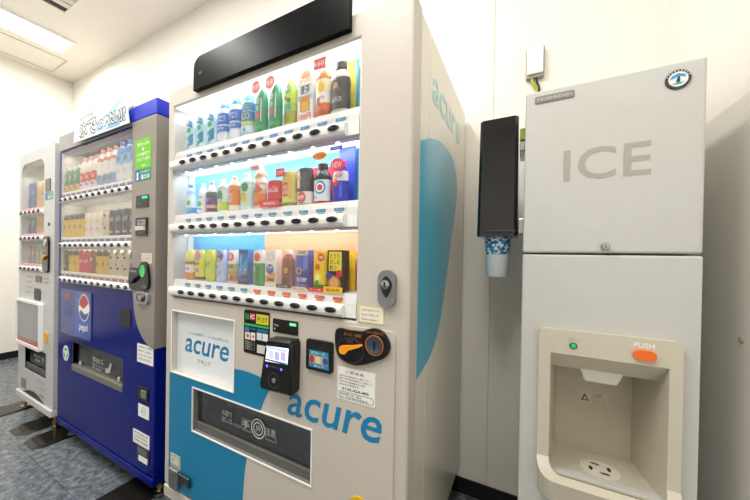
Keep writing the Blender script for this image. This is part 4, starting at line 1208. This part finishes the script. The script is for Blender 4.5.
for k in range(3):
    a = PI / 2 + k * 2 * PI / 3
    lo = [(-1.928 + .031 * math.cos(a + d) * m, .535 + .031 * math.sin(a + d) * m) for d, m in ((-.75, 1), (-.2, 1.08), (.3, 1), (.3, 1.15), (.75, .8), (.3, .45), (.3, .62), (-.6, .6))]
    q.add(flat(lo, BF - .0014), mat('#2f9a62', .5))
q.build('recycling_sticker', B, label='round green recycling sticker')


def white_label(parent, x0, x1, z0, z1, y, lines, nm, lb, ink=INK):
    s = MB().add(prism([rr(x0, x1, z0, z1, .004)], y - .001, y), PAPER)
    hgt = (z1 - z0) / (len(lines) + .6)
    for k, tx in enumerate(lines):
        zt = z1 - hgt * (k + .45)
        s.add(text(tx, x0 + .01, x1 - .012 - .006 * (k % 2), zt - hgt * .42, zt, y - .0013), ink)
    return s.build(nm, parent, label=lb)


white_label(B, -1.112, -.974, .632, .718, BF, ('お客様ご案内', '故障時のご連絡先', '0120-411-321', '設置場所番号'), 'notice', 'white service notice below the silver panel')
rc = MB().add(prism([rr(-1.094, -1.007, .462, .525, .003)], BF - .004, BF), BLACKM).build('change_cup', B, bevel=.001)
MB().add(box(-1.06, -1.018, BF - .009, BF - .004, .475, .512), mat('#8a8a86', .4, .5)).build('cup_flap', rc, bevel=.002)
q = MB().add(prism([rr(-1.097, -1.005, .381, .44, .003)], BF - .001, BF), PAPER)
q.add(prism([ell(-1.05, .411, .018, n=20), ell(-1.05, .411, .0165, n=20)], BF - .0014, BF), GREY).add(text('返却', -1.062, -1.04, .405, .417, BF - .0014), GREY)
q.build('sticker', B, label='white sticker with a faint ring')
white_label(B, -1.141, -.998, .247, .31, BF, ('販売機管理', 'この販売機は防犯登録済', '通報'), 'plate', 'white information plate low on the blue door')
hl = MB().add(prism([rr(-1.096, -.996, .178, .246, .003)], BF - .004, BF), mat('#3a3c40', .35, .4)).build('lock_box', B, bevel=.001)
MB().add(prism([rr(-1.08, -1.005, .18, .205, .003)], BF - .0056, BF - .004), PAPER).add(box(-1.085, -1.01, BF - .007, BF - .004, .216, .238), mat('#8d9094', .3, .8)).build('lock_face', hl)

# ------------------------------------------------------------------ narrow white machine
VX0, VX1, VF, VT = -2.781, -2.129, -.756, 1.826
VW = mat('#c6c6c6', .35, name='white_grey_paint')
V = thing('vending_machine', ((VX0 + VX1) / 2, -.39, 0), 'narrow white drink vending machine at the far left', 'vending machine', 'vending machines along the wall')
vw = (-2.737, -2.305, 1.0, 1.752)
vs = (-2.645, -2.25, .312, .478)
cab = MB()
cab.add(box(VX0 + .004, VX1 - .004, -.5, -.03, .1, VT), VW)
cab.add(box(VX0 + .004, VX0 + .024, VF + .066, -.5, .1, VT), VW).add(box(VX1 - .024, VX1 - .004, VF + .066, -.5, .1, VT), VW)
cab.add(box(VX0 + .024, VX1 - .024, VF + .066, -.5, VT - .02, VT), VW).add(box(VX0 + .024, VX1 - .024, VF + .066, -.5, .1, .12), VW)
cab.build('cabinet', V, bevel=.003)
MB().add(prism([rr(VX0, VX1, .142, VT, .006), rr(vw[0], vw[1], vw[2], vw[3], .07, 8, (.1, .1, 1, 1)), [(vs[0], vs[2]), (vs[1], vs[2]), (vs[1], vs[3]), (vs[0], vs[3])]], VF, VF + .062), VW).build('door', V, bevel=.005, seg=3)
MB().add(box(VX0, VX1, VF - .012, VF + .05, .094, .138), mat('#d3d2cf', .35)).build('plinth', V, bevel=.004)
MB().add(prism([[(-2.27 - .40 * t, .143 + .038 * math.sin(PI * t)) for t in [i / 12 for i in range(13)]]], VF - .0015, VF), mat('#2e2d2c', .6)).build('grip_recess', V)
for x in (VX0 + .05, VX1 - .05):
    for y in (-.73, -.12):
        foot(V, x, y, .105, .007)
cav = MB().add(box(vw[0] - .004, vw[1] + .004, -.60, -.594, .99, 1.765), mat('#bfc0bf', .6))
cav.add(box(vw[0] - .008, vw[0] - .002, VF + .064, -.594, .99, 1.765), mat('#cfcfcd', .6)).add(box(vw[1] + .002, vw[1] + .008, VF + .064, -.594, .99, 1.765), mat('#cfcfcd', .6))
cav.build('display_lining', V)
VRZ = (1.405, 1.228, 1.018)
VCX = [-2.69 + .083 * i for i in range(5)]
fb = ft = None
for ri, bz in enumerate(VRZ):
    pr = [(-.755, bz - .016), (-.766, bz - .012), (-.769, bz), (-.766, bz + .012), (-.755, bz + .0155), (-.7535, bz + .032), (-.748, bz + .034), (-.6, bz + .034), (-.6, bz - .0155)]
    rail = MB().add(prism([pr], vw[0] + .002, vw[1] - .002, 'x'), mat('#f0efee', .35)).build('selection_rail', V, bevel=.0012)
    for i, cx in enumerate(VCX):
        at = (cx, -.769, bz)
        if fb is None:
            fb = MB().add(prism([[(-.022, -.01), (.006, -.01), (.022, .01), (-.006, .01)]], -.004, 0), DARK).build('selection_button', rail, at, local=True)
        else:
            copy_part(fb, rail, at)
        at = (cx, -.7548, bz + .024)
        if ft is None:
            ft = MB().add(box(-.034, .034, -.0012, 0, -.008, .008), mat('#e39aa8', .5)).add(text('100', -.018, .018, -.005, .005, -.0016, .02), PAPER).build('price_tag', rail, at, local=True)
        else:
            copy_part(ft, rail, at)
for z0, z1 in ((VRZ[0] + .0165, vw[3] - .002), (VRZ[1] + .0165, VRZ[0] - .0165), (VRZ[2] + .0165, VRZ[1] - .0165)):
    if z1 > 1.6:
        MB().add(prism([rr(vw[0] + .001, vw[1] - .001, z0, z1, .069, 8, (0, 0, 1, 1))], -.7545, -.7525), GLASS_OLD).build('display_glass', V)
    else:
        MB().add(box(vw[0] + .002, vw[1] - .002, -.7545, -.7525, z0, z1), GLASS_OLD).build('display_glass', V)
NAVY = ('can', '#2f4a8c', '#9a9aa0', [('band', .05, .95, '#2f4c92'), ('disc', 0, .6, .5, '#8aa0c9'), ('rect', -.8, .8, .2, .3, '#24356a')])
GOLD = ('can', '#c7a468', '#b9b0a0', [('band', .05, .95, '#c9a76a'), ('band', .78, .95, '#e0c48a'), ('disc', 0, .5, .45, '#8f6a3a')])
PLUM = ('can', '#9a6a86', '#b0a8b0', [('band', .05, .95, '#9f7690'), ('disc', 0, .55, .5, '#d9c0cf')])
MINT = ('can', '#8fb08a', '#b0b8b0', [('band', .05, .95, '#93b59a'), ('disc', 0, .55, .5, '#dcd9a8')])
SK = ('#5f7fae', '#b0a8b0', [('band', .05, .95, '#6a86b4'), ('rect', -.8, .8, .3, .6, '#b9a6c4', .1)])
rows = [([NAVY, NAVY, GOLD, GOLD, GOLD], .19, 'top'), ([NAVY, NAVY, GOLD, GOLD, GOLD], .125, 'middle'), ([PLUM, PLUM, MINT, MINT, ('can',) + SK], .135, 'lowest')]
NM = {id(NAVY): 'navy', id(GOLD): 'gold', id(PLUM): 'plum', id(MINT): 'mint'}
for (cs, hh, sh), bz in zip(rows, VRZ):
    for i, c in enumerate(cs):
        nm = NM.get(id(c), 'grey blue')
        same = [k for k, o in enumerate(cs) if o is c]
        if len(same) > 1:
            lb = '%s of %s %s cans on the %s shelf of the narrow white machine' % (wh(same.index(i), len(same)), ('two', 'three')[len(same) - 2], nm, sh)
        else:
            lb = '%s can on the %s shelf of the narrow white machine' % (nm, sh)
        drink(c[0], VCX[i], -.705, bz + .0342, hh, .056, c[1], c[2], c[3], lb, 'drinks on the %s shelf of the white machine' % sh, n=14)
dp = MB().add(prism([rr(-2.276, -2.192, 1.527, 1.606, .003)], VF - .003, VF), mat('#2a2526', .25)).build('amount_display', V)
q = MB().add(prism([rr(-2.284, -2.157, 1.472, 1.521, .003)], VF - .001, VF), mat('#2f9d7c', .45))
q.add(flat([(-2.282, 1.474), (-2.245, 1.474), (-2.245, 1.519), (-2.282, 1.519)], VF - .0013), mat('#2a67b4', .45)).add(text('省エネ', -2.238, -2.165, 1.478, 1.498, VF - .0014, .03), WHITE).add(text('ノンフロン', -2.238, -2.165, 1.503, 1.515, VF - .0014, .02), WHITE)
q.build('energy_sticker', V, label='small blue and green energy sticker')
pl = MB().add(prism([rr(-2.282, -2.192, 1.003, 1.236, .03, 6)], VF - .012, VF), BLACK).build('coin_unit', V, bevel=.004)
MB().add(xf(lathe([(.024, 0), (.022, .003), (.012, .002), (0, .002)], n=20), lambda p: Vector((-2.237 + p.x, VF - .012 - p.z, 1.195 + p.y))), STEEL, True).build('coin_slot', pl)
MB().add(prism([[(-2.27, 1.098), (-2.215, 1.118), (-2.21, 1.108), (-2.25, 1.085), (-2.268, 1.085)]], VF - .022, VF - .012), ORANGE).build('return_lever', pl, bevel=.002, label='orange return lever')
MB().add(text('返却', -2.262, -2.225, 1.14, 1.152, VF - .0125), LGREY).build('lettering', pl)
MB().add(xf(lathe([(.012, 0), (.01, .004), (0, .005)], n=16), lambda p: Vector((-2.215 + p.x, VF - p.z, 1.315 + p.y))), DARK, True).build('keyhole', V)
MB().add(prism([rr(-2.44, -2.333, .934, .976, .003)], VF - .003, VF), mat('#5a2f22', .25)).build('digit_window', V)
MB().add(prism([rr(-2.458, -2.35, .811, .89, .012)], VF - .004, VF), DARK).build('banknote_slot', V, bevel=.001)
for k in range(4):
    MB().add(text('千円札ご使用', -2.62, -2.5 - .012 * k, .955 - k * .035, .967 - k * .035, VF - .0006), mat('#8a6a72', .5)).build('lettering', V, label='small reddish print')
MB().add(text('お札', -2.3, -2.2, .955, .972, VF - .0006), GREY).add(text('1000円', -2.3, -2.2, .93, .945, VF - .0006), GREY).build('lettering', V, label='small grey print')
fr = MB().add(prism([rr(-2.762, -2.298, .482, .80, .012), rr(-2.746, -2.316, .503, .784, .004)], VF - .02, VF), mat('#ececea', .3)).build('poster_frame', V, bevel=.004)
q = MB().add(box(-2.746, -2.316, VF - .012, VF, .503, .784), mat('#83868a', .2, vary=.12, scale=8))
q.add(flat([(-2.746, .503), (-2.316, .503), (-2.316, .533), (-2.746, .533)], VF - .0125), mat('#b5464e', .4)).add(text('ありがとうございます', -2.70, -2.4, .517, .532, VF - .013), mat('#efd9d9', .4))
q.build('poster', fr)
MB().add(prism([rr(-2.274, -2.187, .544, .626, .005)], VF - .002, VF), mat('#c8c6c0', .4)).add(prism([rr(-2.262, -2.205, .552, .618, .006)], VF - .007, VF - .002), mat('#e9a012', .4)).build('change_cup', V, label='orange change cup')
sl = MB()
sl.add(box(vs[0], vs[1], -.62, -.612, vs[2], vs[3]), dk)
sl.add(box(vs[0] - .008, vs[0], VF + .003, -.612, vs[2], vs[3]), dk).add(box(vs[1], vs[1] + .008, VF + .003, -.612, vs[2], vs[3]), dk)
sl.add(box(vs[0], vs[1], VF + .003, -.612, vs[3], vs[3] + .006), dk).add(box(vs[0], vs[1], VF + .003, -.612, vs[2] - .006, vs[2]), dk)
sl.build('slot_lining', V)
fl = MB().add(prism([rr(vs[0] + .004, vs[1] - .004, vs[2] + .004, vs[3] - .004, .002)], VF + .014, VF + .017), SMOKE).build('delivery_flap', V)
MB().add(box(vs[0] + .004, vs[1] - .004, VF + .006, VF + .014, vs[2] + .004, vs[2] + .045), mat('#4a4642', .3)).build('flap_lip', V, bevel=.003)
q = MB()
for s, a, b, c, d in (('取出口', -2.52, -2.40, .41, .43), ('注意', -2.5, -2.4, .385, .402), ('手', -2.38, -2.33, .39, .43)):
    q.add(text(s, a, b, c, d, VF + .0136, .02), wp)
q.build('flap_print', fl)
MB().add(prism([rr(-2.703, -2.615, .168, .238, .004)], VF - .003, VF), mat('#8c7b6c', .4)).build('badge', V, bevel=.001, label='small brown badge')
q = MB()
for k, s in enumerate(('ボトル', 'ドリンク', '飲料')):
    MB().add(text(s, -2.40 + .02 * k, -2.27, .262 - k * .045, .285 - k * .045, VF - .0006), GREY).build('lettering', V)

# ------------------------------------------------------------------ ice machine
IX0, IX1, IF, IT, IS = .490, .854, -.546, 1.606, 1.157
I = thing('ice_machine', ((IX0 + IX1) / 2, -.28, 0), 'tall pale grey ice dispenser with a front recess, against the right wall', 'ice machine')
MB().add(box(IX0 + .004, IX1 - .003, -.505, -.03, .06, IT - .003), mat('#cfccc2', .4)).build('cabinet', I, bevel=.004) if False else None
cb = MB()
cb.add(box(IX0 + .004, IX1 - .003, -.33, -.03, .06, IT - .003), ICEP)
cb.add(box(IX0 + .004, IX1 - .003, -.515, -.33, IS, IT - .003), ICEP)
cb.add(box(IX0 + .004, IX0 + .02, -.515, -.33, .06, IS), ICEP).add(box(IX1 - .02, IX1 - .003, -.515, -.33, .06, IS), ICEP)
cb.add(box(IX0 + .02, IX1 - .02, -.515, -.33, .06, .08), ICEP)
cb.build('cabinet', I, bevel=.003)
MB().add(box(IX0, IX1, IF, -.516, IS + .0025, IT), ICEP).build('upper_door', I, bevel=.006, seg=3)
RX0, RX1, RZ0, RZ1 = .562, .798, .572, .893
low = MB().add(prism([[(IX0, .08), (IX1, .08), (IX1, IS - .0025), (IX0, IS - .0025)], [(RX0, RZ0), (RX1, RZ0), (RX1, RZ1), (RX0, RZ1)]], IF, -.516), ICEP).build('lower_panel', I, bevel=.005, seg=3)
for x in (IX0 + .05, IX1 - .05):
    for y in (-.46, -.1):
        foot(I, x, y, .065)
MB().add(text('ICE', .583, .761, 1.349, 1.432, IF - .0006, .012, spacing=1.05), mat('#aaa8a1', .45, .2)).build('lettering', I, label='grey capital letters reading ICE')
bd = MB().add(prism([rr(.513, .604, 1.571, 1.589, .003)], IF - .003, IF), mat('#807e78', .4, .3)).build('name_plate', I, bevel=.0008)
MB().add(text('HOSHIZAKI', .519, .598, 1.5765, 1.584, IF - .0034, .0), mat('#d6d3cb', .4)).build('lettering', bd)
em = MB().add(prism([ell(.804, 1.5635, .0225, .0225, 30)], IF - .003, IF), mat('#3a3532', .4)).build('emblem', I, bevel=.0008, label='round blue and white emblem with a dark rim')
ye = IF - .0034
q = MB().add(flat(ell(.804, 1.5635, .0172, .0172, 26), ye), mat('#e6ecec', .4))
q.add(flat([(.789, 1.563), (.793, 1.572), (.804, 1.577), (.815, 1.573), (.818, 1.566), (.811, 1.568), (.804, 1.57), (.796, 1.566)], ye - .0003), mat('#2aa3cf', .4))
q.add(flat(smooth_loop([(.8005, 1.557), (.802, 1.566), (.8045, 1.571), (.807, 1.566), (.8065, 1.557)], 4), ye - .0006), mat('#3b3f40', .4))
q.add(flat([(.791, 1.552), (.808, 1.551), (.815, 1.556), (.8, 1.5555)], ye - .0003), mat('#2fb0a6', .4))
for k in range(9):
    a = PI * (.12 + .76 * k / 8)
    q.add(flat(ell(.804 + .0198 * math.cos(a), 1.5635 + .0198 * math.sin(a), .0014, n=8), ye), mat('#e3ded6', .4))
q.build('emblem_print', em)
kb = MB().add(xf(lathe([(.009, 0), (.009, .008), (.007, .011), (0, .012)], n=20), lambda p: Vector((.676 + p.x, IF - p.z, 1.176 + p.y))), STEEL, True).add(box(.6752, .6768, IF - .0125, IF - .0115, 1.172, 1.180), BLACK).build('door_lock', I)
# recess moulding
sb = IF - .013
BZT = .957
bez = prism([rr(.534, .833, .60, BZT, .018, 6, (0, 0, 1, 1)), rr(RX0, RX1, .60001, RZ1, .012, 5, (0, 0, 1, 1))], sb, IF)
bz_ = MB()
# frame: two uprights and a head
bz_.add(prism([rr(.534, .822, RZ1, BZT, .018, 6, (0, 0, 1, 1))], sb, IF), BEIGE)
bz_.add(prism([[(.534, .53), (RX0, .53), (RX0, RZ1), (.534, RZ1)]], sb, IF), BEIGE)
bz_.add(prism([[(RX1, .53), (.822, .53), (.822, RZ1), (RX1, RZ1)]], sb, IF), BEIGE)
bezel = bz_.build('recess_frame', I, bevel=.005, seg=3)
# recess interior: tapered tub
yb_ = -.352
f0 = [(RX0, RZ0), (RX1, RZ0), (RX1, RZ1), (RX0, RZ1)]
b0 = [(.592, .553), (.784, .553), (.784, .86), (.592, .86)]
mid = -.47
tub = MB()
v = [(x, sb + .002, z_) for x, z_ in f0] + [(x, yb_, z_) for x, z_ in b0]
tub.add((v, [(0, 4, 7, 3), (1, 2, 6, 5), (0, 1, 5, 4), (4, 5, 6, 7)]), BEIGE)
# sloping hood
tub.add(([(RX0, sb + .002, RZ1), (RX1, sb + .002, RZ1), (RX1, IF + .035, .846), (RX0, IF + .035, .846), (RX1, yb_, .86), (RX0, yb_, .86)], [(0, 3, 2, 1), (3, 5, 4, 2)]), BEIGE)
tub.build('recess_tub', I)
# ice chute
cx0, cx1 = .632, .727
v = [(cx0, IF + .03, .85), (cx1, IF + .03, .85), (cx1 - .012, IF + .035, .815), (cx0 + .012, IF + .035, .815), (cx0, IF + .12, .85), (cx1, IF + .12, .85), (cx1 - .012, IF + .1, .815), (cx0 + .012, IF + .1, .815)]
MB().add((v, [(0, 3, 2, 1), (4, 5, 6, 7), (0, 4, 7, 3), (1, 2, 6, 5), (3, 7, 6, 2), (0, 1, 5, 4)]), mat('#e3dfd2', .35)).build('ice_chute', I, bevel=.005, seg=3)
# drip tray: lip swells out in front
tr = MB()
ty = IF - .06


def lip(x0, x1, yf, r):
    p = [(x0, IF)]
    p += [(x0 + r - r * math.cos(k * PI / 14), yf + r - r * math.sin(k * PI / 14)) for k in range(8)]
    p += [(x1 - r + r * math.sin(k * PI / 14), yf + r - r * math.cos(k * PI / 14)) for k in range(8)]
    return p + [(x1, IF)]


out = lip(.534, .822, ty, .043)
inn = lip(.5625, .7975, ty + .02, .026)


def lift(p):                                       # the rim sweeps up at both sides into the uprights
    q = (p[1] - ty) / .055                          # 0 at the front, 1 at the uprights
    return .578 + .045 * max(0, min(1, q)) ** 1.6


n = len(out)
v = [(p[0], p[1], lift(p)) for p in out] + [(p[0], p[1], lift(p)) for p in inn] + [(p[0], p[1], .569) for p in inn]
v += [(p[0] + (.683 - p[0]) * .03, p[1] + (.012 if p[1] < sb else 0), .520) for p in out]
f = []
for i in range(n - 1):
    f.append((i, i + 1, n + i + 1, n + i))
    f.append((n + i, n + i + 1, 2 * n + i + 1, 2 * n + i))
    f.append((i + 1, i, 3 * n + i, 3 * n + i + 1))
f.append(tuple(reversed(range(3 * n, 4 * n))))
f.append((0, n, 2 * n, 3 * n))
f.append((2 * n - 1, n - 1, 4 * n - 1, 3 * n - 1))
# tray floor slopes gently back to the tub
v += [(.5625, IF + .03, .5695), (.7975, IF + .03, .5695)]
f.append(tuple(2 * n + i for i in range(n)) + (4 * n + 1, 4 * n))
tray = tr.add((v, [q[::-1] for q in f]), BEIGE).build('drip_tray', I, bevel=.004, seg=3)


def tub_z(y):
    return RZ0 + (.553 - RZ0) * (y - sb) / (yb_ - sb)


dr = MB()
dc = (.690, -.468)


def on_floor(vf, e):
    return [(p[0], p[1], tub_z(p[1]) + e) for p in vf[0]], vf[1]


N = 28
ring = [(dc[0] + .045 * math.cos(2 * PI * i / N), dc[1] + .045 * math.sin(2 * PI * i / N)) for i in range(N)]
dr.add(on_floor(prism([ring], 0, 1, 'z'), 0), BEIGE)
dr = MB()
v = [(x, y, tub_z(y) + .002) for x, y in ring] + [(x, y, tub_z(y) - .004) for x, y in ring]
dr.add((v, [tuple(range(N))] + [(i, N + i, N + (i + 1) % N, (i + 1) % N) for i in range(N)]), mat('#e4decd', .35))
for a in (.35, 1.92, 3.49, 5.06):
    ca, sa = math.cos(a), math.sin(a)
    sl_ = []
    for k in range(14):
        th = 2 * PI * k / 14
        u, w = .0042 * math.cos(th) + .45 * .0105 * math.sin(th) + .023, .0105 * math.sin(th) - .0018 * math.cos(th)
        x, y = dc[0] + u * ca - w * sa, dc[1] + u * sa + w * ca
        sl_.append((x, y, tub_z(y) + .0026))
    dr.add((sl_, [tuple(range(14))]), mat('#2c2a24', .6))
dr.build('drain_cover', I)
q = MB()
yl2 = yb_ - .001
q.add(box(.655, .728, yl2 - .0008, yl2, .698, .734), mat('#d6cfba', .45))
q.add(flat([(.660, .703), (.680, .703), (.670, .726)], yl2 - .0011), mat('#4a473f', .5)).add(flat([(.665, .706), (.675, .706), (.670, .718)], yl2 - .0014), mat('#d6cfba', .45))
q.add(text('ご注意', .688, .712, .72, .729, yl2 - .0011), mat('#4a473f', .5))
for k in range(3):
    q.add(text('手を入れないでください', .684, .724, .713 - k * .0055, .7165 - k * .0055, yl2 - .0011), mat('#6a665a', .5))
q.build('warning_label', I, label='small warning label inside the recess')
# button and lamp
pb = MB().add(prism([rr(.731, .774, .905, .9295, .0122, 6)], sb - .007, sb), mat('#f2701c', .3)).build('push_button', I, bevel=.003, label='orange push button')
MB().add(text('PUSH', .733, .771, .934, .946, sb - .0006, .03), mat('#f4f1e8', .4)).build('lettering', I, label='white lettering reading PUSH')
MB().add(xf(lathe([(.0085, 0), (.0085, .002), (.006, .004)], n=20), lambda p: Vector((.612 + p.x, sb - p.z, .918 + p.y))), mat('#2f4a3c', .3, .3), True).add(xf(lathe([(.006, 0), (.0055, .005), (0, .0065)], n=18), lambda p: Vector((.612 + p.x, sb - p.z, .918 + p.y))), mat('#18b070', .3, emit=.5, vary=0), True).build('indicator_lamp', I, label='green indicator lamp')
MB().add(text('POWER', .601, .627, .931, .936, sb - .0006), mat('#b9b4a4', .4)).build('lettering', I, label='tiny grey lettering above the green lamp')

# ------------------------------------------------------------------ cup dispenser on the ice machine
DF = -.40
D = thing('cup_dispenser', (.41, -.34, 1.215), 'tall dark smoked cup dispenser hung on the left side of the ice machine', 'cup dispenser')
x0t, x1t, x0b, x1b, zt, zb = .349, .469, .344, .472, 1.615, 1.217
rad = .012


def cross(x0, x1, zz, off=0.0):
    return [(x0, DF + .012, zz), (x0 + .010, DF, zz), (x1 - .010, DF, zz), (x1, DF + .012, zz), (x1, DF + .115, zz), (x0, DF + .115, zz)]


lv_ = [cross(x0b, x1b, zb), cross(x0b, x1b, zb + .012), cross(x0t, x1t, zt)]
v = [p for l in lv_ for p in l]
n = 6
f = [(k * n + i, k * n + (i + 1) % n, (k + 1) * n + (i + 1) % n, (k + 1) * n + i) for k in range(2) for i in range(n)]
# open at the bottom with a ring; closed at the top
f.append(tuple(range(2 * n, 3 * n)))
hN = 24
hc, hr = (.408, DF + .058), .047
v += [(hc[0] + hr * math.cos(2 * PI * i / hN), hc[1] + hr * math.sin(2 * PI * i / hN), zb) for i in range(hN)]
ob = [Vector((p[0], p[1], 0)) for p in lv_[0]]
hb = [Vector((p[0], p[1], 0)) for p in v[3 * n:]]
flat_i = list(range(n)) + list(range(3 * n, 3 * n + hN))
for tri in tessellate_polygon([ob, hb[::-1]]):
    idx = [(flat_i[i] if i < n else 3 * n + (hN - 1 - (i - n))) for i in tri]
    P = [Vector(v[i]) for i in idx]
    nz = (P[1] - P[0]).cross(P[2] - P[0]).z
    f.append(tuple(idx) if nz < 0 else tuple(reversed(idx)))
MB().add((v, f), mat('#16161b', .12, name='smoked_plastic', spec=.6)).build('housing', D)
MB().add(prism([[(x0b + .012, zb + .012), (x1b - .006, zb + .012), (x1b - .006, zb + .02), (x0b + .012, zb + .02)]], DF - .003, DF + .002), mat('#2a2a30', .3)).build('lower_rim', D, bevel=.001)
MB().add(box(.352, .468, DF + .115, DF + .119, 1.24, 1.63), mat('#d9d6cc', .4)).add(prism([[(.40, 1.632), (.468, 1.632), (.468, 1.655), (.455, 1.655)]], DF + .115, DF + .119), mat('#c4c1b8', .4)).build('back_plate', D)
for z0, z1 in ((1.50, 1.53), (1.225, 1.275)):
    MB().add(box(.4735, .4895, DF + .012, DF + .135, z0, z1), STEEL).build('bracket', D, bevel=.002)
MB().add(box(.4735, .4885, DF + .014, DF + .11, 1.535, 1.575), mat('#9a9c3c', .5)).build('bracket_pad', D, bevel=.003, label='yellow green pad')


def cup_mat():
    m = bpy.data.materials.new('printed_paper_cup')
    m.use_nodes = True
    nt = m.node_tree
    b = nt.nodes['Principled BSDF']
    b.inputs['Roughness'].default_value = .5
    tc = nt.nodes.new('ShaderNodeTexCoord')
    vo = nt.nodes.new('ShaderNodeTexVoronoi')
    vo.inputs['Scale'].default_value = 130
    nz = nt.nodes.new('ShaderNodeSeparateColor')
    cr = nt.nodes.new('ShaderNodeValToRGB')
    cr.color_ramp.interpolation = 'CONSTANT'
    cr.color_ramp.elements[0].color = lin('#eef1f2')
    cr.color_ramp.elements[1].position, cr.color_ramp.elements[1].color = .42, lin('#3f9ac4')
    e = cr.color_ramp.elements.new(.7)
    e.color = lin('#1c5f96')
    sp = nt.nodes.new('ShaderNodeSeparateXYZ')
    gt = nt.nodes.new('ShaderNodeMath')
    gt.operation = 'GREATER_THAN'
    gt.inputs[1].default_value = .078
    mx = nt.nodes.new('ShaderNodeMixRGB')
    mx.inputs[1].default_value = lin('#eef0f0')
    L = nt.links.new
    L(tc.outputs['Object'], vo.inputs['Vector'])
    L(vo.outputs['Color'], nz.inputs[0])
    L(nz.outputs[0], cr.inputs[0])
    L(tc.outputs['Object'], sp.inputs[0])
    L(sp.outputs['Z'], gt.inputs[0])
    L(gt.outputs[0], mx.inputs[0])
    L(cr.outputs[0], mx.inputs[2])
    L(mx.outputs[0], b.inputs['Base Color'])
    return m


cup = thing('paper_cup', (hc[0], hc[1], 1.078), 'white paper cup with blue speckles hanging below the dark dispenser', 'cup')
# hangs mouth up, its upper part inside the dispenser
MB().add(lathe([(.0, .008), (.0325, .008), (.034, 0), (.0355, .002), (.0445, .162), (.0425, .162), (.035, .012)], hc[0], hc[1], 1.078, 32), cup_mat(), True).build('cup_wall', cup)
MB().add(lathe([(.0432, .160), (.0462, .162), (.0465, .165), (.0432, .166)], hc[0], hc[1], 1.078, 32), PAPER, True).build('rim', cup)
